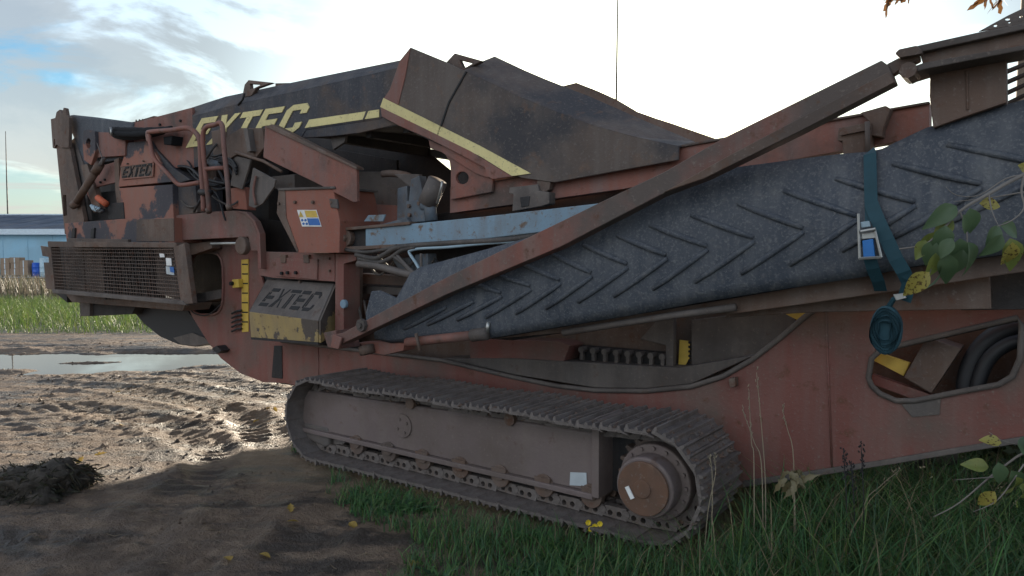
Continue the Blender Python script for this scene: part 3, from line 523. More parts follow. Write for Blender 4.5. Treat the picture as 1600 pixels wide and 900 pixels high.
pl('bracket_slot', [(812, 308), (828, 306), (826, 322), (814, 324)], .315, .01, 'dark', rb); pl('bracket_bar', [(1312, 206), (1356, 198), (1356, 203), (1312, 212)], .28, .03, 'rust_steel', rb); tb('bracket_rod', [(1355, 190), (1356, 245)], .012, 'grey_steel', rb, v=.27)
blu = pl('blue_beam', [(571, 357), (750, 339), (950, 316), (950, 350), (750, 374), (571, 386)], .26, .14, 'beam_blue'); pl('beam_hinge', [(530, 360), (571, 358), (571, 385), (532, 388)], .30, .08, 'dark', blu); q = Q(543, 372, .28)
MB().disc((q.x, q.z), .07, .25, .30, 16).disc((q.x, q.z), .035, .22, .26, 6).build('hinge_pin', 'rust_steel', blu, bevel=.006)
pl('hinge_plate', [(530, 356), (600, 350), (640, 346), (640, 351), (530, 361)], .24, .3, 'rust_steel', blu); pl('hinge_plate', [(530, 386), (630, 381), (640, 385), (530, 393)], .24, .3, 'rust_steel', blu)
tp = pl('tread_plate', [(568, 346), (575, 336), (602, 335), (598, 346)], .30, .015, 'beam_blue', blu); pl('wedge', [(590, 352), (635, 340), (640, 348)], .28, .05, 'blue_steel', blu)
# hydraulic column
colm = pl('column_plate', [(621, 294), (636, 290), (638, 346), (620, 350)], .40, .12, 'blue_steel'); pl('column_post', [(642, 280), (655, 274), (660, 300), (660, 346), (638, 348), (638, 315)], .36, .08, 'blue_steel', colm); pl('column_bracket', [(634, 314), (662, 312), (664, 346), (634, 348)], .32, .04, 'blue_steel', colm); bolts(colm, [(640, 322), (656, 318), (641, 336)], .318, .016)
tb('cylinder', [(668, 318), (684, 282)], .075, 'grey_steel', M, v=.34, n=16); tb('cylinder_foot', [(663, 320), (672, 323), (674, 345)], .05, 'blue_steel', M, v=.34); tb('cylinder_pipe', [(691, 283), (690, 292), (683, 318)], .010, 'zinc', M, v=.28)
tb('bent_arm', [(598, 272), (615, 271), (640, 276), (650, 290)], .03, 'rust_steel', M, v=.55, sm=3)
pl('arm_web', [(615, 272), (655, 272), (650, 300)], .5, .04, 'grey_steel')
# hoses under the blue beam
for pp, r, mm in (([(556, 398), (585, 404), (600, 398), (625, 386), (700, 380), (800, 374), (880, 362)], .020, 'hose'), ([(560, 404), (592, 410), (612, 402), (628, 391), (650, 386)], .018, 'hose'), ([(540, 390), (570, 394), (600, 390), (620, 384)], .014, 'hose'),
    ([(655, 420), (648, 408), (640, 396), (642, 391), (660, 388), (700, 386), (760, 380), (820, 376)], .012, 'coil'), ([(615, 400), (630, 412), (645, 428)], .016, 'hose'), ([(620, 398), (640, 420), (650, 428)], .012, 'grey_steel'), ([(560, 412), (590, 416), (620, 424), (645, 430)], .03, 'grey_steel'), ([(658, 424), (658, 396)], .01, 'grey_steel')):
    tb('hydraulic_hose', pp, r, mm, M, v=.24, sm=5, n=8)
pl('hose_block', [(648, 398), (668, 396), (670, 430), (650, 432)], .30, .1, 'blue_steel'); pl('gusset', [(612, 404), (640, 402), (650, 440), (630, 432)], .34, .04, 'blue_steel')

# --- folded side conveyor with chevron belt
bot = [(585, 528), (612, 535), (660, 531), (767, 528), (870, 511), (981, 493), (1100, 471), (1200, 455), (1356, 431), (1430, 415), (1600, 393), (1720, 372), (1850, 350)]
top = [(598, 505), (622, 465), (646, 421), (740, 396), (830, 371), (930, 335), (1040, 285), (1130, 265), (1300, 243), (1372, 237), (1450, 200), (1600, 157), (1850, 85)]
def resample(pp, n):
    P = [Vector((*p, 0)) for p in pp]; c = [0]
    for a, b in zip(P, P[1:]): c.append(c[-1]+(b-a).length)
    o = []
    for k in range(n):
        d = c[-1]*k/(n-1); i = max(j for j in range(len(c)-1) if c[j] <= d+1e-9); t = (d-c[i])/(c[i+1]-c[i]); o.append(P[i].lerp(P[i+1], min(1, t)))
    return o
NB, NR = 60, 10
def belt_v(t): return -.06-.05*math.sin(math.pi*min(1, t*1.0))+.03*t*t
# align both edges on picture columns so rows stay upright
def at_x(pp, x):
    for a, b in zip(pp, pp[1:]):
        if a[0] <= x <= b[0]: return a[1]+(b[1]-a[1])*(x-a[0])/(b[0]-a[0])
    return pp[0][1] if x < pp[0][0] else pp[-1][1]
vs = []; fs = []
for i in range(NB+1):
    x = 586+(1850-586)*(i/NB)**1.15
    yb, yt = at_x(bot, x), at_x(top, max(x, 598)) if x > 598 else 505+(598-x)
    for j in range(NR+1):
        t = j/NR; wob = .008*noise.noise((x*.012, t*3, 2)); vs.append(Q(x, yb+(yt-yb)*t, belt_v(t)+wob))
fs = [(i*(NR+1)+j, (i+1)*(NR+1)+j, (i+1)*(NR+1)+j+1, i*(NR+1)+j+1) for i in range(NB) for j in range(NR)]
bl = obj('chevron_belt', vs, fs, 'belt', M, True); sol = bl.modifiers.new('thickness', 'SOLIDIFY'); sol.thickness = .018; sol.offset = 0
def vat(x, y):
    yb, yt = at_x(bot, x), at_x(top, x); return belt_v(max(0, min(1, (yb-y)/(yb-yt))))-.012
apex = [(697, 477), (740, 468), (784, 460), (830, 449), (876, 440), (925, 429), (981, 415), (1042, 401), (1106, 387), (1179, 374), (1256, 359), (1340, 340), (1431, 318), (1534, 290), (1650, 262)]
lowe = [(632, 514), (668, 507), (714, 500), (759, 496), (806, 490), (853, 482), (903, 472), (959, 463), (1020, 452), (1086, 441), (1158, 428), (1234, 414), (1315, 392), (1397, 371), (1490, 345)]
upe = [None, None, (718, 436), (765, 426), (812, 411), (862, 397), (912, 383), (964, 368), (1016, 352), (1080, 336), (1153, 318), (1225, 298), (1306, 279), (1395, 256), (1480, 226)]
def cleat(a, b):
    pp = [Q(a[0]+(b[0]-a[0])*t, a[1]+(b[1]-a[1])*t, vat(a[0]+(b[0]-a[0])*t, a[1]+(b[1]-a[1])*t)) for t in (0, .25, .5, .75, 1)]
    MB().tube(pp, [.012, .017, .018, .017, .012], 6).build('cleat', 'belt', bl, True)
for a, l, u in zip(apex, lowe, upe):
    cleat((a[0], a[1]+3), l)
    if u: cleat((a[0]-2, a[1]-3), u)
# tail fold, frame and rollers
pl('belt_fold', [(571, 490), (580, 455), (592, 454), (618, 466), (628, 470), (610, 500), (596, 520), (572, 512)], .12, .03, 'belt', bl)
pl('conveyor_frame', [(767, 530), (1200, 457), (1430, 417), (1600, 395), (1850, 352), (1850, 385), (1600, 425), (1550, 432), (1400, 455), (1150, 490), (1050, 492), (880, 520)], .04, .10, 'rust_steel')
pl('frame_web', [(1150, 478), (1400, 448), (1546, 428), (1549, 483), (1270, 488), (1130, 497)], .16, .04, 'rust_steel'); pl('frame_web', [(1500, 420), (1850, 380), (1850, 480), (1500, 485)], .3, .04, 'dark')
pl('conveyor_back', [(640, 450), (900, 400), (1100, 300), (1350, 255), (1600, 180), (1850, 110), (1850, 378), (1600, 416), (1200, 474), (800, 532), (640, 520)], .145, .03, 'dark')
tb('side_rail', [(880, 520), (1050, 493), (1150, 480)], .02, 'grey_steel', M, v=.0)
strut = pl('fold_strut', [(516, 524), (535, 520), (700, 432), (944, 313), (1037, 269), (1131, 215), (1377, 94), (1388, 102), (1398, 128), (1250, 205), (1100, 279), (1031, 305), (875, 386), (700, 459), (535, 537), (520, 541)], -.24, .10, 'strut')
pl('strut_flange', [(1035, 301), (1131, 247), (1250, 184), (1388, 112), (1398, 128), (1250, 205), (1100, 279)], -.255, .02, 'rust_steel', strut)
q = Q(566, 508, -.25); MB().disc((q.x, q.z), .045, -.27, -.24, 8).disc((q.x, q.z), .022, -.285, -.26, 6).build('strut_bolt', 'grey_steel', strut)
pl('strut_fork', [(505, 520), (524, 516), (532, 545), (512, 543)], -.16, .2, 'red', strut); pl('fork_plate', [(520, 522), (534, 528), (528, 546), (516, 543)], -.27, .02, 'red', strut)
pl('tail_bracket', [(560, 535), (612, 534), (632, 536), (630, 548), (600, 555), (576, 550)], -.05, .12, 'red'); tb('tail_pin', [(572, 540), (575, 553)], .06, 'rust_steel', M, v=-.08)
ts = tb('tail_shaft', [(636, 535), (690, 529), (740, 524)], .032, 'red', M, v=-.1, n=14); tb('shaft_fitting', [(738, 524), (762, 521)], .042, 'grey_steel', ts, v=-.1, n=10); tb('shaft_nipple', [(761, 520), (763, 503)], .014, 'zinc', ts, v=-.1); tb('shaft_clip', [(650, 521), (656, 548)], .012, 'rust_steel', ts, v=-.17)
# arm at the tail end
ub = pl('upper_arm', [(1436, 80), (1529, 60), (1600, 45), (1850, -8), (1850, 28), (1600, 72), (1442, 100)], -.20, .16, 'rust_steel'); pl('arm_flange', [(1430, 72), (1529, 50), (1600, 36), (1850, -20), (1850, -6), (1600, 46), (1436, 82)], -.24, .24, 'grey_steel', ub); pl('arm_flange', [(1402, 113), (1442, 98), (1600, 70), (1850, 26), (1850, 34), (1600, 78), (1445, 108), (1410, 119)], -.22, .2, 'grey_steel', ub)
pl('clevis', [(1398, 83), (1404, 77), (1432, 71), (1441, 78), (1440, 84), (1405, 90)], -.26, .05, 'rust_steel', ub); pl('clevis_link', [(1385, 100), (1408, 88), (1436, 84), (1437, 93), (1412, 106), (1392, 118)], -.20, .06, 'rust_steel', ub); q = Q(1421, 112, -.2); MB().disc((q.x, q.z), .035, -.24, -.1, 8).build('clevis_pin', 'rust_steel', ub)
pl('perforated_plate', [(1529, 49), (1575, 24), (1600, 12), (1850, -60), (1850, -18), (1600, 37)], -.18, .012, 'grey_steel', ub, holes=[oval(1555, 40, 3, 2, 8), oval(1574, 30, 4, 2, 8), oval(1577, 35, 2, 1.2, 8), oval(1595, 26, 3, 2, 8)])
cp = pl('column', [(1453, 108), (1572, 82), (1573, 160), (1500, 185), (1458, 200), (1452, 150)], -.08, .14, 'rust_steel'); pl('column_seam', [(1508, 110), (1512, 108), (1514, 170), (1510, 172)], -.09, .02, 'rust_steel', cp)
for k in range(4): pl('slat', [(1565, 111+k*17), (1605, 95+k*16), (1850, 20+k*12), (1850, 26+k*12), (1605, 101+k*16), (1567, 117+k*17)], .25, .03, 'dark', cp)
MB().box((4.9, .56, .75), (6.2, 2.0, 1.5)).build('tail_block', 'rust_steel', M)

# --- load strap (its own thing)
ST = empty('ratchet_strap', (M.matrix_basis @ Vector(Q(1360, 330, -.16))), M.rotation_euler.z); tag(ST, 'teal ratchet strap with a blue handle tied over the chevron belt', 'strap')
off = Q(1360, 330, -.16)
def sband(name, pp, w, mat, t=.004):
    P = [Q(*p)-off for p in pp]; vs = []; n = len(P)
    for i, p in enumerate(P):
        d = (P[min(n-1, i+1)]-P[max(0, i-1)]).normalized(); s_ = Vector((d.z, 0, -d.x)).normalized()*w/2; vs += [p-s_, p+s_, p+s_+Vector((0, t, 0)), p-s_+Vector((0, t, 0))]
    fs = [(i*4+a, i*4+(a+1) % 4, i*4+4+(a+1) % 4, i*4+4+a) for i in range(n-1) for a in range(4)]+[(0, 1, 2, 3), (n*4-4, n*4-3, n*4-2, n*4-1)]
    return obj(name, vs, fs, mat, ST)
wb = sband('webbing', [(1358, 236, .0), (1359, 240, -.08), (1360, 280, -.13), (1361, 320, -.14), (1362, 346, -.15)], .055, 'strap')
sband('loose_end', [(1361, 318, -.15), (1372, 345, -.165), (1386, 375, -.17), (1400, 405, -.16), (1412, 425, -.14), (1420, 445, -.10), (1412, 470, -.06)], .06, 'strap')
sband('lower_webbing', [(1358, 400, -.15), (1364, 420, -.12), (1372, 440, -.06), (1376, 455, .0)], .055, 'strap')
def sb_box(name, pp, v, t, mat, par): return MB().prism([[p-off for p in pts(pp, v)]], (0, t, 0)).build(name, mat, par, bevel=.003)
rt = sb_box('ratchet_body', [(1345, 360), (1366, 357), (1370, 372), (1346, 374)], -.19, .02, 'zinc', ST)
sb_box('ratchet_handle', [(1347, 376), (1364, 373), (1367, 402), (1349, 404)], -.20, .02, 'strap_blue', rt); sb_box('ratchet_tab', [(1344, 347), (1358, 345), (1360, 354), (1346, 356)], -.19, .015, 'coil', rt)
for a, b in (((1341, 334), (1343, 404)), ((1366, 356), (1377, 402))): MB().tube([Q(*a, -.2)-off, Q(*b, -.2)-off], .006, 6).build('side_wire', 'zinc', rt)
MB().tube([Q(1342, 404, -.2)-off, Q(1377, 402, -.2)-off], .007, 6).build('end_bar', 'zinc', rt); MB().tube([Q(1345, 362, -.21)-off, Q(1368, 358, -.21)-off], .008, 8).build('spindle', 'zinc', rt)
c = Q(1386, 515, -.02)-off; mb = MB()
for k in range(7):
    rr = .105-.012*k; loop = [c+Vector((.62*rr*math.cos(a)+.006*math.sin(3*a+k), -.03+.008*k*(-1)**k*.3, rr*math.sin(a))) for a in [2*math.pi*i/20 for i in range(20)]]
    mb.add([p+Vector((0, dv, 0)) for p in loop for dv in (-.03, .03)], [(2*i, 2*i+1, (2*i+3) % 40, (2*i+2) % 40) for i in range(20)])
bd = mb.build('strap_bundle', 'strap', ST, True); MB().prism([[c+Vector((.075*math.cos(a)*.9, -.045, .115*math.sin(a))) for a in [2*math.pi*i/20 for i in range(20)]]], (0, .05, 0)).build('bundle_wrap', 'strap', bd, bevel=.012)
MB().tube([Q(1388, 480, -.03)-off, Q(1396, 468, -.06)-off, Q(1412, 460, -.08)-off], .012, 6).build('bundle_tie', 'strap', bd)
sb_box('hook', [(1395, 460), (1412, 458), (1416, 466), (1400, 470)], -.1, .02, 'zinc', ST)

# ------------------------------------------------------------------ ground
def in_ell(x, y, c, rx, ry, a=0):
    dx, dy = x-c[0], y-c[1]; ca, sa = math.cos(a), math.sin(a); return math.hypot((dx*ca+dy*sa)/rx, (-dx*sa+dy*ca)/ry)
PUD = [(G(70, 566), 2.7, .75), (G(230, 553), 1.5, .42), (G(-250, 556), 4.0, .9)]
RUTS = [[G(*p) for p in pp] for pp in ([(60, 600), (200, 612), (310, 632), (390, 655), (425, 690), (418, 740)], [(-60, 660), (120, 640), (260, 665), (330, 700), (350, 760)], [(150, 900), (260, 800), (330, 740), (370, 690), (380, 640)], [(420, 900), (500, 830), (590, 770)], [(250, 930), (340, 850), (400, 780), (440, 720)], [(0, 850), (120, 830), (240, 850), (330, 900)], [(-200, 600), (100, 585), (300, 590), (420, 612)])]
def seg_dist(x, y, pp):
    best = (9, 0); s0 = 0
    for a, b in zip(pp, pp[1:]):
        dx, dy = b.x-a.x, b.y-a.y; L2 = dx*dx+dy*dy; t = max(0, min(1, ((x-a.x)*dx+(y-a.y)*dy)/L2)); ln = math.sqrt(L2)
        d = math.hypot(x-a.x-dx*t, y-a.y-dy*t)
        if d < best[0]: best = (d, s0+t*ln)
        s0 += ln
    return best
def hgt(x, y, fine=True):
    z = .035*noise.noise((x*.33, y*.33, 1.1))
    if fine and -14 < x < 7 and 1.5 < y < 19:
        z += .014*noise.noise((x*1.1, y*1.4, 5))+.012*abs(noise.noise((x*3.1, y*3.6, 9)))
        n2 = noise.noise((x*5, y*7, 3)); pch = max(0, .35+noise.noise((x*.55, y*.8, 17))); z += pch*(.030*max(0, n2-.1)+.022*max(0, noise.noise((x*11, y*13, 8))))+.010*noise.noise((x*19, y*21, 4))+.016*abs(noise.noise((x*9, y*10, 21)))*(.5+pch)
        for pp in RUTS:
            d, s = seg_dist(x, y, pp)
            if d < .36: k = math.exp(-(d/.17)**2); z += k*(-.018+.013*math.sin(s*48+d*14)*(.6+noise.noise((x*3, y*3, 31))))+.011*math.exp(-((d-.26)/.06)**2)*(1+noise.noise((x*5, y*5, 0)))
    for c, rx, ry in PUD:
        e = in_ell(x, y, c, rx, ry)
        if e < 1.7: z -= .085*max(0, min(1, (1.7-e)/1.0))-.10*max(0, noise.noise((x*1.1, y*2.2, 13))-.02)*(1.7-e)
    # firm level ground below the machine's tracks
    q = Vector((x-A0.x, y-A0.y, 0)); u, v = q.dot(EU), q.dot(EV)
    f = max(0, min(1, 1.6-max(.1-u, u-3.6, -.3-v, v-2.9, 0)*2.5)); 
    return z*(1-f)-.012*f
def axis(lo, hi, step, far, g=1.28):
    a = [lo+i*step for i in range(int((hi-lo)/step)+1)]; s = step; r = a[-1]
    while r < far: s *= g; r += s; a.append(r)
    s = step; l = a[0]; pre = []
    while l > -far: s *= g; l -= s; pre.append(l)
    return pre[::-1]+a
XS, YS = axis(-9.5, 3.2, .036, 900), axis(2.4, 13.5, .036, 1200)
gv = [(x, y, hgt(x, y)) for y in YS for x in XS]; nx = len(XS)
gf = [(j*nx+i, j*nx+i+1, (j+1)*nx+i+1, (j+1)*nx+i) for j in range(len(YS)-1) for i in range(nx-1)]
def mud_mat():
    m = bpy.data.materials.new('mud'); m.use_nodes = True; nt = m.node_tree; N = nt.nodes; L = nt.links; b = N['Principled BSDF']
    tc = N.new('ShaderNodeTexCoord')
    def nz(s, d, st=(1, 1, 1)):
        mp = N.new('ShaderNodeMapping'); mp.inputs['Scale'].default_value = st; L.new(tc.outputs['Object'], mp.inputs[0])
        n = N.new('ShaderNodeTexNoise'); n.inputs['Scale'].default_value = s; n.inputs['Detail'].default_value = d; n.inputs['Roughness'].default_value = .65; L.new(mp.outputs[0], n.inputs[0]); return n.outputs[0]
    def rg(x, a, b_, lo=0, hi=1):
        r = N.new('ShaderNodeMapRange'); r.inputs[1].default_value = a; r.inputs[2].default_value = b_; r.inputs[3].default_value = lo; r.inputs[4].default_value = hi; L.new(x, r.inputs[0]); return r.outputs[0]
    def mix(f, a, c):
        k = N.new('ShaderNodeMix'); k.data_type = 'RGBA'; L.new(f, k.inputs[0])
        for i, x in ((6, a), (7, c)):
            if hasattr(x, 'links'): L.new(x, k.inputs[i])
            else: k.inputs[i].default_value = (*x, 1)
        return k.outputs[2]
    a, c_, f = nz(.7, 8), nz(5, 8), nz(45, 5); mt = nz(2.2, 8, (.6, 1.5, 1))
    c = mix(rg(a, .4, .62), (.175, .118, .075), (.085, .06, .043)); c = mix(rg(c_, .48, .66, 0, .8), c, (.21, .15, .10)); c = mix(rg(f, .55, .7, 0, .6), c, (.05, .038, .03))
    c = mix(rg(mt, .49, .58, 0, .9), c, (.036, .028, .022))
    # far land: rough pasture
    geo = N.new('ShaderNodeSeparateXYZ'); L.new(tc.outputs['Object'], geo.inputs[0])
    far = rg(geo.outputs[1], 14.5, 15.5); fld = mix(rg(nz(.25, 6), .4, .6), (.06, .075, .03), (.11, .10, .055)); c = mix(far, c, fld)
    L.new(c, b.inputs['Base Color'])
    wet = rg(mt, .40, .62, .72, .42); L.new(wet, b.inputs['Roughness']); b.inputs['Specular IOR Level'].default_value = .45
    bp = N.new('ShaderNodeBump'); bp.inputs['Strength'].default_value = 1.0; bp.inputs['Distance'].default_value = .02
    ad = N.new('ShaderNodeMath'); ad.operation = 'ADD'; L.new(c_, ad.inputs[0]); L.new(f, ad.inputs[1]); L.new(ad.outputs[0], bp.inputs['Height']); L.new(bp.outputs[0], b.inputs['Normal'])
    MATS['mud'] = m
mud_mat()
me = bpy.data.meshes.new('ground'); me.from_pydata(gv, [], gf); me.update(); tag(link('ground', me, 'mud', None, True), kind='structure')
wm = bpy.data.materials.new('water'); wm.use_nodes = True; b = wm.node_tree.nodes['Principled BSDF']; b.inputs['Base Color'].default_value = (.045, .036, .028, 1); b.inputs['Roughness'].default_value = .03; b.inputs['IOR'].default_value = 1.33; b.inputs['Specular IOR Level'].default_value = .6
nt = wm.node_tree; n_ = nt.nodes.new('ShaderNodeTexNoise'); n_.inputs['Scale'].default_value = 9; bp = nt.nodes.new('ShaderNodeBump'); bp.inputs['Strength'].default_value = .04; bp.inputs['Distance'].default_value = .01; nt.links.new(n_.outputs[0], bp.inputs['Height']); nt.links.new(bp.outputs[0], b.inputs['Normal']); MATS['water'] = wm
for c, rx, ry in PUD:
    N_ = 40; z = -.052; tag(obj('puddle', [(c.x+rx*1.5*math.cos(2*math.pi*k/N_), c.y+ry*1.5*math.sin(2*math.pi*k/N_), z-.0025*PUD.index((c, rx, ry))) for k in range(N_)], [tuple(range(N_))], 'water'), kind='structure')

# ------------------------------------------------------------------ grass
gm_ = bpy.data.materials.new('grass'); gm_.use_nodes = True; nt = gm_.node_tree; b = nt.nodes['Principled BSDF']; b.inputs['Roughness'].default_value = .55
at = nt.nodes.new('ShaderNodeAttribute'); at.attribute_name = 'tint'; nt.links.new(at.outputs['Color'], b.inputs['Base Color'])
tr = nt.nodes.new('ShaderNodeBsdfTranslucent'); nt.links.new(at.outputs['Color'], tr.inputs[0]); mx = nt.nodes.new('ShaderNodeMixShader'); mx.inputs[0].default_value = .35
nt.links.new(b.outputs[0], mx.inputs[1]); nt.links.new(tr.outputs[0], mx.inputs[2]); nt.links.new(mx.outputs[0], nt.nodes['Material Output'].inputs[0]); MATS['grass'] = gm_
def grass(name, label, cat, spots, hfun, width, cols, lean=.5, seed=1, seg=3):
    rn = random.Random(seed); vs = []; fs = []; cc = []
    for (x, y) in spots:
        h = hfun(x, y, rn); a = rn.uniform(0, 6.283); w = width*rn.uniform(.6, 1.3); ln = h*lean*rn.uniform(.2, 1.6)
        d = Vector((math.cos(a), math.sin(a), 0)); s_ = Vector((-d.y, d.x, 0))*w*.5; base = Vector((x, y, hgt(x, y)-.01)); n0 = len(vs)
        col = rn.choice(cols); k = rn.uniform(.7, 1.3); col = tuple(min(1, c*k) for c in col)
        for i in range(seg):
            t = i/seg; p = base+Vector((0, 0, h*(t-.25*t*t*lean)))+d*ln*t*t; f = 1-t*.75; vs += [p-s_*f, p+s_*f]
        vs.append(base+Vector((0, 0, h*(1-.3*lean)))+d*ln); cc += [col]*(2*seg+1)
        for i in range(seg-1): fs.append((n0+2*i, n0+2*i+1, n0+2*i+3, n0+2*i+2))
        fs.append((n0+2*seg-2, n0+2*seg-1, n0+2*seg))
    me = bpy.data.meshes.new(name); me.from_pydata(vs, [], fs); at = me.color_attributes.new('tint', 'FLOAT_COLOR', 'POINT')
    at.data.foreach_set('color', [v for c in cc for v in (*c, 1)])
    return tag(link(name, me, 'grass', None, True), label, cat, kind='stuff')
GR = [(.055, .15, .05), (.07, .17, .045), (.08, .165, .055), (.055, .12, .055), (.12, .19, .05)]; DRY = [(.24, .19, .11), (.18, .15, .09), (.14, .13, .07)]
rn = random.Random(5)
edge = [G(*p) for p in ((455, 640), (470, 700), (520, 742), (575, 800), (625, 860), (640, 905), (660, 1100))]
def grass_ok(x, y, slack=0):
    p = Vector((x, y)); 
    # left limit of the grass: the line down the picture's mud edge
    for a, b in zip(edge, edge[1:]):
        if min(a.y, b.y) <= y <= max(a.y, b.y):
            xe = a.x+(b.x-a.x)*(y-a.y)/(b.y-a.y); return x > xe+.28*noise.noise((x*1.6, y*1.6, 0))+.22*noise.noise((x*6, y*6, 2))+slack
    return y < edge[-1].y
def uv_of(x, y): q = Vector((x-A0.x, y-A0.y, 0)); return q.dot(EU), q.dot(EV)
sp = []; tall = []
while len(sp) < 44000:
    x = rn.uniform(-2.2, 4.2); y = rn.uniform(1.7, 6.5)
    u, v = uv_of(x, y)
    if not grass_ok(x, y): continue
    if .05 < u < 3.6 and -.31 < v < .52: continue
    if v > .4 and u < 3.5: continue
    if v > 2.5: continue
    if noise.noise((x*1.7, y*1.7, 7)) < -.38 and rn.random() < .5: continue
    sp.append((x, y))
def h_front(x, y, r):
    u, v = uv_of(x, y); k = .75+.4*max(0, min(1, (x+.9)/1.6)); t = 1.0 if u > 3.5 or x > .9 else .8
    return r.uniform(.07, .22)*(.65+.6*noise.noise((x*1.3, y*1.3, 3))+.35)*k*t*(1.45 if x > .9 else 1)
grass('grass', 'low green grass growing along the near track', 'grass', sp, h_front, .0075, GR*3+DRY[:1], .7, 2)
sp = []
while len(sp) < 5200:
    x = rn.uniform(.85, 3.6); y = rn.uniform(2.2, 4.7); u, v = uv_of(x, y)
    if .0 < u < 3.65 and v > -.36: continue
    if v > 1.2: continue
    sp.append((x, y))
grass('tall_grass', 'tall dark grass mixed with dry stems below the tail', 'grass', sp, lambda x, y, r: r.uniform(.20, .50)*(1.25 if uv_of(x, y)[1] > -.5 else .9), .008, GR*3+DRY, .75, 3, 4)
sp = []
while len(sp) < 5000:
    x = rn.uniform(-1.2, 3.2); y = rn.uniform(2.2, 5.2); u, v = uv_of(x, y)
    if not grass_ok(x, y, .1) or (v > -.4 and u < 3.7) or noise.noise((x*2.2, y*2.2, 40)) < .05: continue
    sp.append((x, y))
grass('clover', 'low patches of broad clover leaves among the near grass', 'clover', sp, lambda x, y, r: r.uniform(.04, .10), .03, GR[:4], 1.3, 12, 3)
sp = [(rn.uniform(-24, 1.5), rn.uniform(14.6, 24)) for _ in range(42000)]
grass('meadow_grass', 'bright green grass strip beyond the puddle', 'grass', sp, lambda x, y, r: r.uniform(.18, .48)*min(1, .35+(y-14.6)/2.2), .012, [(.10, .17, .035), (.13, .20, .04), (.08, .14, .03), (.17, .20, .06)], .9, 4)
sp = [(rn.uniform(-36, -8), rn.uniform(25, 33)) for _ in range(9000)]
grass('dry_weeds', 'dry brown weeds standing behind the green strip', 'weeds', sp, lambda x, y, r: r.uniform(.4, 1.0), .03, [(.16, .135, .10), (.12, .105, .08), (.10, .10, .06)], .35, 6)
# mud crumbs
mb = MB(); rn = random.Random(11)
for k in range(7000):
    x = rn.uniform(-7.5, -.2); y = rn.uniform(3.1, 14)
    if grass_ok(x, y) and y < 6.2: continue
    if noise.noise((x*1.2, y*1.2, 6)) < -.02: continue
    r = rn.uniform(.005, .02)*(1 if rn.random() < .94 else 2.2); c0 = Vector((x, y, hgt(x, y)))
    vs = [c0+Vector((sx*rn.uniform(.5, 1), sy*rn.uniform(.5, 1), sz*rn.uniform(.4, .8)))*r for sx, sy, sz in ((1, 0, 0), (-1, 0, 0), (0, 1, 0), (0, -1, 0), (0, 0, 1), (0, 0, -1))]
    mb.add(vs, [(0, 2, 4), (2, 1, 4), (1, 3, 4), (3, 0, 4), (2, 0, 5), (1, 2, 5), (3, 1, 5), (0, 3, 5)])
tag(mb.build('mud_crumbs', 'mud'), 'small crumbs of mud scattered over the wet yard', 'mud', kind='stuff')

mb = MB(); rn = random.Random(14)
for k in range(700):
    x = rn.uniform(-6, 0); y = rn.uniform(3.1, 10)
    if grass_ok(x, y) and y < 6.2 and rn.random() < .8: continue
    a = rn.uniform(0, 3.14); L_ = rn.uniform(.02, .10); d = Vector((math.cos(a), math.sin(a), 0))*L_/2; c0 = Vector((x, y, 0)); e0, e1 = c0-d, c0+d
    mb.tube([(e0.x, e0.y, hgt(e0.x, e0.y)+.004), (c0.x, c0.y, hgt(x, y)+.010), (e1.x, e1.y, hgt(e1.x, e1.y)+.004)], [.0012, .0022, .001], 4)
paint('litter', (.20, .155, .10), (.07, .05, .035), (.12, .09, .06), bump=0, sc=8); tag(mb.build('straw_litter', 'litter'), 'bits of straw and twig littering the muddy yard', 'litter', kind='stuff')

# ------------------------------------------------------------------ turf clod
cl = empty('turf_clod', (*G(48, 768).xy, 0)); tag(cl, 'dark clod of torn turf lying on the mud', 'turf')
bm = bmesh.new(); bmesh.ops.create_icosphere(bm, subdivisions=5, radius=1)
for v in bm.verts:
    p = v.co.copy(); k = 1+.34*noise.noise(p*1.6)+.22*noise.noise(p*4.2)+.10*noise.noise(p*11); v.co = Vector((p.x*.42*k, p.y*.30*k, max(-.03, p.z*.17*k*(1+.45*p.x))))
me = bpy.data.meshes.new('soil'); bm.to_mesh(me); bm.free(); paint('soil', (.045, .036, .026), (.03, .026, .02), (.07, .055, .035), bump=.8, sc=6); so = link('soil', me, 'soil', cl, True)
vs = []; fs = []; cc = []; rn = random.Random(8)
for k in range(2200):
    v = so.data.vertices[rn.randrange(len(so.data.vertices))]
    if v.co.z < .0: continue
    d = (v.normal+Vector((rn.uniform(-1, 1), rn.uniform(-1, 1), rn.uniform(-.9, .3)))).normalized(); L_ = rn.uniform(.03, .10); s_ = d.orthogonal().normalized()*.0022; n0 = len(vs)
    vs += [v.co-s_, v.co+s_, v.co+d*L_*.6+s_-Vector((0, 0, .01)), v.co+d*L_-Vector((0, 0, .035))]; fs += [(n0, n0+1, n0+2), (n0, n0+2, n0+3)]; cc += [rn.choice([(.035, .036, .018), (.065, .05, .03), (.022, .022, .012), (.03, .022, .014)])]*4
me = bpy.data.meshes.new('roots'); me.from_pydata(vs, [], fs); a_t = me.color_attributes.new('tint', 'FLOAT_COLOR', 'POINT'); a_t.data.foreach_set('color', [x for c in cc for x in (*c, 1)]); tag(link('roots', me, 'grass', cl), kind='stuff')

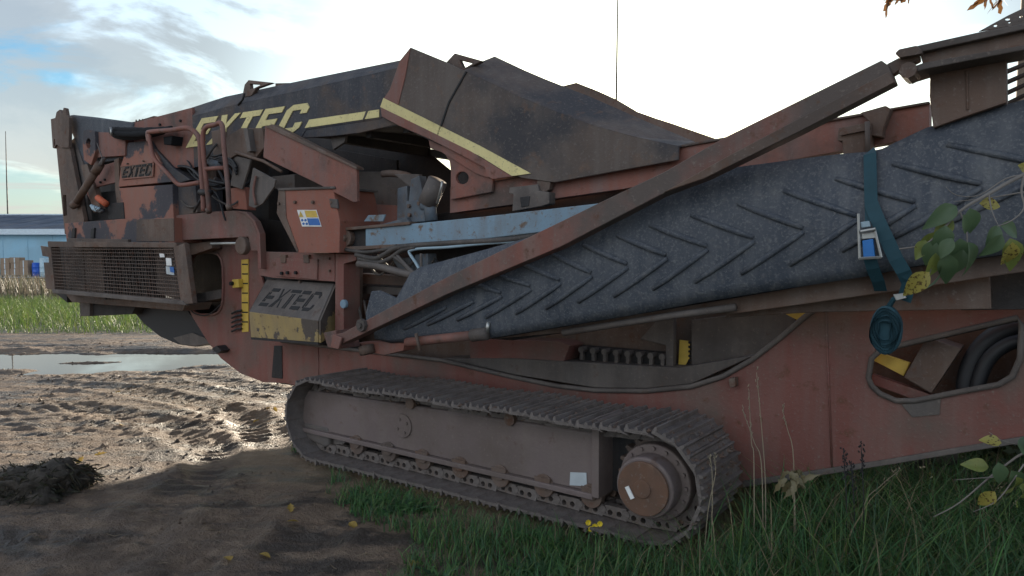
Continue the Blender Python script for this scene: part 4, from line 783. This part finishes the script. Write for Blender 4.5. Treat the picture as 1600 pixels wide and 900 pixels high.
# ------------------------------------------------------------------ leaves
def leaf_mat(name, a, b_, thr=.6, spot=(.10, .06, .02)):
    m = bpy.data.materials.new(name); m.use_nodes = True; nt = m.node_tree; N = nt.nodes; L = nt.links; p = N['Principled BSDF']; p.inputs['Roughness'].default_value = .5
    tc = N.new('ShaderNodeTexCoord'); n = N.new('ShaderNodeTexNoise'); n.inputs['Scale'].default_value = 22; n.inputs['Detail'].default_value = 4; L.new(tc.outputs['Object'], n.inputs[0])
    n2 = N.new('ShaderNodeTexNoise'); n2.inputs['Scale'].default_value = 90; n2.inputs['Detail'].default_value = 3; L.new(tc.outputs['Object'], n2.inputs[0])
    def mix(f, x, y):
        k = N.new('ShaderNodeMix'); k.data_type = 'RGBA'; L.new(f, k.inputs[0])
        for i, z in ((6, x), (7, y)):
            if hasattr(z, 'links'): L.new(z, k.inputs[i])
            else: k.inputs[i].default_value = (*z, 1)
        return k.outputs[2]
    r = N.new('ShaderNodeMapRange'); r.inputs[1].default_value = thr; r.inputs[2].default_value = thr+.06; L.new(n2.outputs[0], r.inputs[0])
    c = mix(r.outputs[0], mix(n.outputs[0], a, b_), spot); L.new(c, p.inputs['Base Color'])
    t = N.new('ShaderNodeBsdfTranslucent'); L.new(c, t.inputs[0]); x = N.new('ShaderNodeMixShader'); x.inputs[0].default_value = .35; L.new(p.outputs[0], x.inputs[1]); L.new(t.outputs[0], x.inputs[2]); L.new(x.outputs[0], N['Material Output'].inputs[0]); MATS[name] = m
leaf_mat('leaf_green', (.06, .115, .06), (.11, .155, .065), .72); leaf_mat('leaf_yellow', (.40, .30, .06), (.24, .26, .07), .54); leaf_mat('leaf_mixed', (.07, .14, .04), (.30, .28, .06), .62)
leaf_mat('leaf_brown', (.12, .06, .025), (.22, .10, .03), .6); leaf_mat('leaf_fallen', (.48, .32, .06), (.30, .20, .06), .62); leaf_mat('leaf_dry', (.22, .18, .09), (.15, .14, .08), .62)
def leaf_mesh(name, mat, l, w, curl=.3, lobes=0):
    prof = [0, .55, .9, 1, .92, .72, .42, .06]; vs = []; fs = []; n = len(prof)
    for i, p in enumerate(prof):
        t = i/(n-1); hw = w/2*p*(1 if not lobes or i % 2 else .55)
        for sx in (-1, -.5, 0, .5, 1): vs.append((sx*hw, t*l, -curl*l*t*t+abs(sx)*hw*.35))
    for i in range(n-1):
        for k in range(4): fs.append((i*5+k, i*5+k+1, i*5+6+k, i*5+5+k))
    me = bpy.data.meshes.new(name); me.from_pydata(vs, [], fs); me.materials.append(MATS[mat]); me.shade_smooth(); return me
LM = {k: [leaf_mesh('leaf', k, .078*s, .050*s, c) for s, c in ((1, .45), (1.15, .8), (.85, .25))] for k in ('leaf_green', 'leaf_yellow', 'leaf_mixed')}
def put_leaf(me, p, d, up, parent):
    d = d.normalized(); z = (up-d*up.dot(d)).normalized(); x = d.cross(z); m = Matrix((x, d, z)).transposed().to_4x4(); m.translation = p
    o = bpy.data.objects.new('leaf', me); COL.objects.link(o); o.parent = parent; o.matrix_local = m; return o
# sapling just outside the picture, reaching in
plain('bark', (.16, .13, .10), .85); plain('twig', (.17, .15, .13), .7)
TB = Vector((2.55, 2.35, 0)); sap = empty('sapling', TB); tag(sap, 'young tree reaching thin twigs of green and yellowing leaves over the belt', 'tree')
MB().tube(smooth_path([(0, 0, -.05), (.03, .02, .6), (-.02, .05, 1.3), (.05, .02, 2.1), (.02, .05, 3.0)], 4), [.035-.0011*i for i in range(17)], 10).build('trunk', 'bark', sap, True)
def P2(px, py, d): return D(px, py, d)-TB
rn = random.Random(21)
def branch(pp, r): MB().tube(smooth_path(pp, 4), [r*(1-.75*i/(4*(len(pp)-1))) for i in range(4*(len(pp)-1)+1)], 6).build('branch', 'twig', sap, True)
branch([Vector((-.0, .04, 1.75)), P2(1700, 235, 2.35), P2(1600, 273, 2.3), P2(1545, 303, 2.28), P2(1500, 330, 2.28), P2(1452, 378, 2.3), P2(1405, 389, 2.32)], .009)
branch([P2(1600, 273, 2.3), P2(1596, 300, 2.25), P2(1600, 325, 2.22), P2(1580, 345, 2.2), P2(1550, 356, 2.2)], .004); branch([P2(1545, 303, 2.28), P2(1550, 330, 2.24), P2(1560, 352, 2.2)], .003); branch([P2(1600, 273, 2.3), P2(1570, 280, 2.3), P2(1530, 305, 2.3), P2(1495, 305, 2.3), P2(1478, 292, 2.3)], .003)
branch([P2(1600, 300, 2.3), P2(1540, 310, 2.3), P2(1490, 315, 2.3)], .003); branch([P2(1500, 330, 2.28), P2(1510, 360, 2.26), P2(1512, 385, 2.25), P2(1516, 400, 2.25)], .003); branch([P2(1452, 378, 2.3), P2(1458, 405, 2.28), P2(1452, 430, 2.26)], .003)
branch([Vector((.0, .02, .9)), P2(1720, 700, 2.5), P2(1620, 700, 2.55), P2(1560, 735, 2.6), P2(1500, 785, 2.65), P2(1458, 808, 2.7)], .007); branch([P2(1620, 700, 2.55), P2(1570, 690, 2.55), P2(1545, 675, 2.55)], .003); branch([P2(1560, 745, 2.6), P2(1490, 750, 2.62)], .003); branch([P2(1600, 725, 2.5), P2(1560, 780, 2.5), P2(1520, 800, 2.5)], .003)
def lf(px, py, d, dx, dy, kind, k=0):            # leaf whose tip points (dx right, dy up)
    put_leaf(LM[kind][k], P2(px, py, d), Vector((dx, rn.uniform(-.25, .25), dy)), Vector((rn.uniform(-.5, .5), -1, rn.uniform(.1, .8))), sap)
for a in ((1495, 322, 2.28, -.9, -.5, 'leaf_green', 1), (1515, 325, 2.26, .2, -.8, 'leaf_green', 0), (1505, 335, 2.22, .35, -.7, 'leaf_green', 2), (1530, 318, 2.3, .8, -.05, 'leaf_yellow', 2), (1490, 345, 2.3, -.7, -.6, 'leaf_mixed', 0), (1478, 352, 2.25, -.2, -.9, 'leaf_green', 1), (1470, 362, 2.3, -.5, -.8, 'leaf_mixed', 1), (1460, 375, 2.27, -.3, -1, 'leaf_green', 0),
          (1488, 372, 2.22, -.5, -.8, 'leaf_green', 2), (1500, 372, 2.25, .05, -1, 'leaf_green', 1), (1512, 378, 2.22, .45, -.9, 'leaf_green', 1), (1505, 390, 2.24, -.25, -.9, 'leaf_green', 0), (1478, 395, 2.24, .1, -1, 'leaf_green', 1), (1462, 395, 2.26, -.15, -1, 'leaf_mixed', 0), (1470, 410, 2.25, .45, -1, 'leaf_green', 1), (1452, 425, 2.26, -.75, -.8, 'leaf_yellow', 1), (1446, 375, 2.3, -.4, -.7, 'leaf_mixed', 2),
          (1560, 352, 2.2, -.4, -.7, 'leaf_green', 2), (1562, 352, 2.2, .9, -.3, 'leaf_green', 0), (1566, 366, 2.18, -.55, -.9, 'leaf_green', 0), (1578, 372, 2.2, .15, -1, 'leaf_mixed', 1), (1582, 378, 2.18, .05, -1, 'leaf_yellow', 0), (1590, 258, 2.35, .2, -.1, 'leaf_yellow', 2),
          (1545, 730, 2.55, -.5, .1, 'leaf_mixed', 0), (1560, 722, 2.5, .1, -.9, 'leaf_green', 0), (1555, 768, 2.5, -.4, -.6, 'leaf_yellow', 0), (1580, 735, 2.5, .4, -.6, 'leaf_green', 1), (1588, 745, 2.48, .3, -.8, 'leaf_mixed', 1), (1565, 692, 2.5, -.9, .2, 'leaf_yellow', 2), (1598, 710, 2.5, .3, .5, 'leaf_green', 0), (1592, 760, 2.5, .6, -.4, 'leaf_mixed', 0), (1600, 690, 2.5, .5, -.2, 'leaf_green', 2)): lf(*a)
for k in range(40):                              # leaves on the part of the tree outside the picture
    h = rn.uniform(1.6, 3.1); put_leaf(LM[rn.choice(('leaf_green', 'leaf_mixed'))][k % 3], Vector((rn.uniform(-.1, .35), rn.uniform(-.3, .3), h)), Vector((rn.uniform(-1, 1), rn.uniform(-1, 1), -.6)), Vector((0, -1, .5)), sap)
# oak behind the tail, brown leaves dipping into the top of the picture
OB = D(1600, 700, 8.2); OB.z = 0; oak = empty('oak_tree', OB); tag(oak, 'oak with brown autumn leaves standing behind the tail of the machine', 'tree')
MB().tube([(0, 0, -.1), (.02, 0, 1.5), (-.04, .05, 3.2), (.02, .1, 5), (.1, .1, 8.3)], [.17, .14, .125, .11, .03], 12).build('trunk', 'bark', oak, True)
rn = random.Random(31); tips = []
for k in range(16):
    h = rn.uniform(5.9, 8.0); a = rn.uniform(0, 6.28) if k > 3 else math.pi+rn.uniform(-.5, .5); L_ = rn.uniform(1.2, 2.0); p0 = Vector((0, .08, h-.5)); p2 = p0+Vector((math.cos(a)*L_, math.sin(a)*L_, rn.uniform(.0, .7))); p1 = (p0+p2)/2+Vector((0, 0, .2)); MB().tube([p0, p1, p2], [.045, .03, .008], 6).build('limb', 'bark', oak, True); tips += [p1, p2, (p1+p2)/2]
lfm = []; vs = []; fs = []
def oleaf(p):
    d = Vector((rn.uniform(-1, 1), rn.uniform(-1, 1), rn.uniform(-1, .3))).normalized(); s_ = d.orthogonal().normalized()*.04; n0 = len(vs); l = rn.uniform(.13, .2)
    vs.extend([p, p+d*l*.3+s_, p+d*l*.5+s_*.6, p+d*l*.75+s_*.9, p+d*l, p+d*l*.75-s_*.9, p+d*l*.5-s_*.6, p+d*l*.3-s_]); fs.append(tuple(range(n0, n0+8)))
for t in tips:
    for _ in range(70): oleaf(t+Vector((rn.gauss(0, .28), rn.gauss(0, .28), rn.gauss(.12, .2))))
for px, py, n in ((1400, -4, 9), (1418, -8, 8), (1455, -6, 2), (1556, -3, 12), (1550, -8, 8)):
    for _ in range(n): oleaf(D(px+rn.uniform(-14, 14), py+rn.uniform(-9, 3), 7.4)-OB)
obj('crown', vs, fs, 'leaf_brown', oak)
for px in (1395, 1455, 1545): MB().tube([D(px, -3, 7.4)-OB, D(px+30, -60, 7.6)-OB, Vector((0, .08, 5.2))], [.004, .012, .03], 5).build('limb', 'bark', oak, True)
# fallen leaves
FL = [leaf_mesh('fallen_leaf', 'leaf_fallen', .07, .05, .15), leaf_mesh('fallen_leaf', 'leaf_fallen', .09, .055, -.2, 1)]; rn = random.Random(41)
for px, py in ((147, 716), (132, 732), (120, 730), (188, 615), (467, 823), (455, 805), (405, 870), (360, 882), (545, 818), (643, 883), (190, 670), (425, 640), (432, 648), (405, 655), (300, 560), (590, 768)):
    g = G(px, py); o = bpy.data.objects.new('fallen_leaf', FL[rn.randrange(2)]); COL.objects.link(o); o.location = (g.x, g.y, hgt(g.x, g.y)+.012); o.rotation_euler = (rn.uniform(-.3, .3), rn.uniform(-.3, .3), rn.uniform(0, 6)); tag(o, 'yellow fallen leaf lying on the ground before the machine', 'leaf', 'fallen yellow leaves')
# dry stalks, withered dock, yellow flowers
paint('straw', (.30, .25, .17), (.22, .18, .12), (.16, .12, .08), bump=0); SLAB = ['tallest upright pale stalk standing before the red hull', 'pale stalk leaning away from the tallest dry stalk', 'short straight dry stalk beside the sprocket end of the track', 'slim straight stalk close beside the tallest dry stalk', 'bent dry stalk rising beside the withered ragged plant', 'slanting dry stem in the grass near the stone pile', 'short leaning dry stalk at the sprocket end of the track']
for k, pp in enumerate(([(1196, 850), (1196, 760), (1190, 670), (1182, 582)], [(1194, 800), (1190, 730), (1178, 690), (1160, 640)], [(1112, 830), (1113, 770), (1112, 730), (1108, 715)], [(1180, 780), (1178, 720), (1174, 690), (1170, 610)], [(1242, 790), (1240, 720), (1230, 670), (1222, 640)], [(1336, 830), (1350, 790), (1375, 760), (1405, 735)], [(1100, 850), (1106, 800), (1118, 740), (1116, 712)])):
    d0 = G(*pp[0]).y; d0 = min(d0, 3.75); q = [D(x, y, d0) for x, y in pp]; q = [Vector((q[0].x, q[0].y, -.02))]+q[1:]
    mb = MB(); sp_ = smooth_path(q, 5); mb.tube(sp_, [.0035*(1-.6*i/(len(sp_)-1)) for i in range(len(sp_))], 5)
    for i in range(10):
        p = sp_[-1-i//2]+Vector((rn.uniform(-.006, .006), rn.uniform(-.006, .006), rn.uniform(-.02, .02))); mb.tube([p, p+Vector((rn.uniform(-.01, .01), 0, .016))], [.003, .001], 4)
    o = mb.build('dry_stalk', 'straw', None, True); tag(o, SLAB[k], 'stalk', 'dry stalks before the hull')
dk = empty('dock_plant', (D(1240, 800, 3.7).x, 3.7, 0)); tag(dk, 'withered plant with pale ragged leaves below the hull side', 'plant'); c0 = D(1240, 742, 3.7)-dk.location
MB().tube([(0, 0, -.02), c0*.5+Vector((.01, 0, 0)), c0], [.006, .005, .004], 6).build('stem', 'straw', dk, True); DL = leaf_mesh('leaf', 'leaf_dry', .085, .045, .9, 1)
for k in range(13): put_leaf(DL, c0+Vector((rn.uniform(-.05, .05), rn.uniform(-.03, .03), rn.uniform(-.06, .03))), Vector((math.cos(k*2.4), .6*math.sin(k*2.4), rn.uniform(-1, .4))), Vector((rn.uniform(-.6, .6), -.6, rn.uniform(0, 1))), dk)
for k, (px, py) in enumerate(((1318, 700), (1345, 690), (1330, 720))):
    g = D(px, py, 3.6); o = MB().tube([(g.x+.03, g.y, -.02), (g.x+.02, g.y, g.z*.6), g], [.003, .003, .002], 5)
    for i in range(26): p = Vector((g.x+.03*(1-i/26)*.4, g.y, g.z-.16+.16*i/26))+Vector((rn.uniform(-.012, .012), rn.uniform(-.012, .012), 0)); o.tube([p, p+Vector((rn.uniform(-.008, .008), 0, .01))], [.005, .002], 4)
    tag(o.build('seed_head', 'dark', None, True), 'dark dry seed head standing before the red hull', 'plant', 'dark seed heads')
fl = empty('yellow_flower', (D(927, 850, 4.1).x, 4.1, 0)); tag(fl, 'small plant with bright yellow flowers in the grass by the sprocket', 'flower'); paint('petal', (.85, .62, .03), (.7, .5, .02), (.6, .4, .02), bump=0)
for px, py in ((919, 816), (923, 826), (935, 828), (937, 818), (929, 822)):
    c = D(px, py, 4.1)-fl.location; MB().tube([(0, 0, -.01), c*.6, c], [.003, .0025, .002], 5).build('stem', 'leaf_green', fl, True); mb = MB()
    for k in range(8): a = k*.785; d = Vector((math.cos(a), -.4, math.sin(a))); s_ = Vector((-math.sin(a), 0, math.cos(a)))*.005; mb.add([c-s_*.4, c+s_*.4, c+d*.016+s_, c+d*.016-s_], [(0, 1, 2, 3)])
    mb.build('petals', 'petal', fl)
# brambles behind the tail
leaf_mat('leaf_bramble', (.03, .065, .022), (.06, .085, .03), .7)
for bi, (u_, v_, sz, lab) in enumerate(((5.5, 1.35, .62, 'low dark bramble growing below the tail of the machine'), (4.6, 2.7, .8, 'dark bramble bush in the gap behind the stone pile'), (6.3, 2.6, 1.25, 'dark bramble bush grown against the tail end'), (3.9, 3.6, .8, 'low bramble bush behind the far track'))):
    w_ = A0+EU*u_+EV*v_; bu = empty('bramble_bush', (w_.x, w_.y, 0)); tag(bu, lab, 'bush', 'bushes behind the machine'); vs = []; fs = []; rb_ = random.Random(70+bi); mbs = MB()
    for k in range(16):
        a = rb_.uniform(0, 6.28); p2 = Vector((math.cos(a)*sz*rb_.uniform(.4, 1), math.sin(a)*sz*rb_.uniform(.4, 1), sz*rb_.uniform(.3, .8))); p1 = Vector((p2.x*.4, p2.y*.4, sz*rb_.uniform(.5, .95))); pp = smooth_path([(0, 0, -.03), p1, p2], 6); mbs.tube(pp, .006, 5)
        for p in pp[2:]:
            for _ in range(26):
                c = p+Vector((rb_.gauss(0, .13), rb_.gauss(0, .13), rb_.gauss(-.06, .16))); c.z = max(.02, c.z); d = Vector((rb_.uniform(-1, 1), rb_.uniform(-1, 1), rb_.uniform(-.6, .6))).normalized(); s_ = d.orthogonal().normalized()*.022; n0 = len(vs); vs += [c, c+d*.03+s_, c+d*.075, c+d*.03-s_]; fs.append((n0, n0+1, n0+2, n0+3))
    mbs.build('stems', 'bark', bu, True); obj('crown', vs, fs, 'leaf_bramble', bu)
# stones below the tail
paint('stone', (.10, .10, .085), (.06, .065, .05), (.05, .06, .03), sc=4, bump=.6); rn = random.Random(51); base = G(1470, 800)
for k, (dx, dz) in enumerate(((-.12, .0), (.08, .0), (.27, .0), (-.09, .115), (.10, .115), (-.06, .23), (.14, .235))):
    bm = bmesh.new(); bmesh.ops.create_icosphere(bm, subdivisions=3, radius=1)
    for v in bm.verts: p = v.co.copy(); kk = 1+.16*noise.noise(p*1.4+Vector((k*3, 0, 0)))+.05*noise.noise(p*5); v.co = Vector((math.copysign(abs(p.x)**.7, p.x)*.10*kk, math.copysign(abs(p.y)**.7, p.y)*.10*kk, math.copysign(abs(p.z)**.75, p.z)*.062*kk))
    me = bpy.data.meshes.new('stone'); bm.to_mesh(me); bm.free(); o = link('stone', me, 'stone', None, True); o.location = (base.x+dx, base.y+.25+rn.uniform(-.02, .02), .05+dz); tag(o, 'rounded mossy stone in the %s row of the pile below the tail' % ('bottom', 'bottom', 'bottom', 'middle', 'middle', 'top', 'top')[k], 'stone', 'stones piled below the tail')

# ------------------------------------------------------------------ far yard: building, pallets, masts
paint('wall_blue', (.36, .58, .70), (.31, .52, .64), (.3, .48, .58), dust=.1, bump=.05, sc=.3); paint('roof_navy', (.03, .06, .11), (.025, .05, .09), (.05, .07, .1), dust=.1, bump=.05, sc=.3); plain('trim_white', (.62, .70, .74), .5); plain('apron', (.30, .32, .33), .8)
wh = empty('warehouse', (-45, 60, 0)); tag(wh, 'long pale blue warehouse with a dark navy roof across the yard', 'building')
wa = MB().box((-40, 0, -.1), (26, 22, 3.3)).build('wall', 'wall_blue', wh)
for k in range(33): MB().box((-40+k*2, -.03, 0), (-39.93+k*2, -.002, 3.25)).build('wall_rib', 'wall_blue', wa)
rf = MB().prism([[(-40.4, -.5, 3.45), (-40.4, 11, 5.2), (-40.4, 22.5, 3.45), (-40.4, 22.5, 3.3), (-40.4, -.5, 3.3)]], (66.8, 0, 0)).build('roof', 'roof_navy', wh)
MB().box((-40.4, -.6, 3.05), (26.4, -.5, 3.5)).build('fascia', 'trim_white', rf); MB().box((-40.4, 10.8, 5.15), (26.4, 11.2, 5.28)).build('ridge_cap', 'trim_white', rf)
for k in range(30): MB().prism([[(-39+k*2.2, -.4, 3.48), (-38.94+k*2.2, -.4, 3.48), (-38.94+k*2.2, 10.8, 5.2), (-39+k*2.2, 10.8, 5.2)]], (0, 0, .008)).build('roof_seam', 'roof_navy', rf)
tag(obj('yard_apron', [(-90, 46, .06), (-22, 46, .06), (-22, 59.9, .06), (-90, 59.9, .06)], [(0, 1, 2, 3)], 'apron'), kind='structure')
plain('card', (.30, .21, .14), .8); plain('pallet_wood', (.36, .32, .27), .8); plain('barrel_blue', (.02, .10, .48), .4); plain('pale_drum', (.42, .55, .60), .5)
rn = random.Random(61)
PAL = (('left pallet', 13, 3), ('middle pallet', 28, 3), ('right pallet', 42, 2))
DESC = ['three tall boxes beside the pale drum', 'boxes stacked highest between two other pallets', 'low boxes beside the blue barrel']
for k, (nm, px, n) in enumerate(PAL):
    g = D(px, 435, 48); pr = empty('pallet', (g.x, 48, .06)); tag(pr, ['wooden pallet beside the pale drum across the yard', 'wooden pallet between two loaded pallets across the yard', 'wooden pallet beside the blue barrel across the yard'][k], 'pallet', 'pallets before the warehouse')
    for j in range(5): MB().box((-.32+j*.14, -.3, .09), (-.22+j*.14, .3, .115)).build('board', 'pallet_wood', pr)
    for j in range(3): MB().box((-.32+j*.27, -.3, 0), (-.22+j*.27, .3, .09)).build('runner', 'pallet_wood', pr)
    z = .175
    for j in range(n):
        h = rn.uniform(.32, .42) if n == 3 else rn.uniform(.42, .5); w = rn.uniform(.27, .31)
        o = MB().box((-w, -w, 0), (w, w, h)).build('cardboard_box', 'card', None, bevel=.01); o.location = (g.x+rn.uniform(-.02, .02), 48, z); o.rotation_euler = (0, 0, rn.uniform(-.06, .06)); z += h+.002
        MB().box((-.03, -w-.004, .02), (.03, -w-.001, h-.02)).build('tape', 'trim_white', o)
        tag(o, 'brown cardboard box, %s of its stack on the pallet %s' % (['bottom', 'middle', 'top'][j] if n == 3 else ['bottom', 'top'][j], ['beside the pale drum', 'between two loaded pallets', 'beside the blue barrel'][k]), 'box', 'boxes on the pallets')
def drum(name, px, mat, label, h):
    g = D(px, 435, 48); mb = MB(); prof = [(.22, 0), (.26, .05), (.27, .3), (.285, .32), (.27, .34), (.27, .62), (.285, .64), (.27, .66), (.25, h), (.1, h+.01)]; n = 20
    vs = [(r*math.cos(2*math.pi*k/n), r*math.sin(2*math.pi*k/n), z) for r, z in prof for k in range(n)]; fs = [(i*n+k, i*n+(k+1) % n, (i+1)*n+(k+1) % n, (i+1)*n+k) for i in range(len(prof)-1) for k in range(n)]+[tuple(range(n)), tuple(range((len(prof)-1)*n, len(prof)*n))]
    o = obj(name, vs, fs, mat, None, True); o.location = (g.x, 48, .062); tag(o, label, 'drum')
drum('barrel', 58, 'barrel_blue', 'bright blue plastic barrel beside the stacked boxes', .9); drum('drum', -2, 'pale_drum', 'pale blue drum at the end of the pallets', 1.0); drum('drum', 70, 'pale_drum', 'pale blue drum standing past the blue barrel', 1.2)
for px, yt, dist, lab, r in ((11, 205, 90, 'thin mast rising behind the warehouse roof', .07), (962, -40, 40, 'thin tall mast rising behind the hopper', .055)):
    g = D(px, 300, dist); t_ = D(px, yt, dist).z; o = MB().tube([(0, 0, -.1), (0, 0, t_*.6), (.05, 0, t_)], [r*1.6, r, r*.5], 8).build('mast', 'grey_steel', None, True); o.location = (g.x, g.y, 0); tag(o, lab, 'mast')
    MB().box((-.15, -.15, -.1), (.15, .15, .3)).build('mast_foot', 'apron', o)
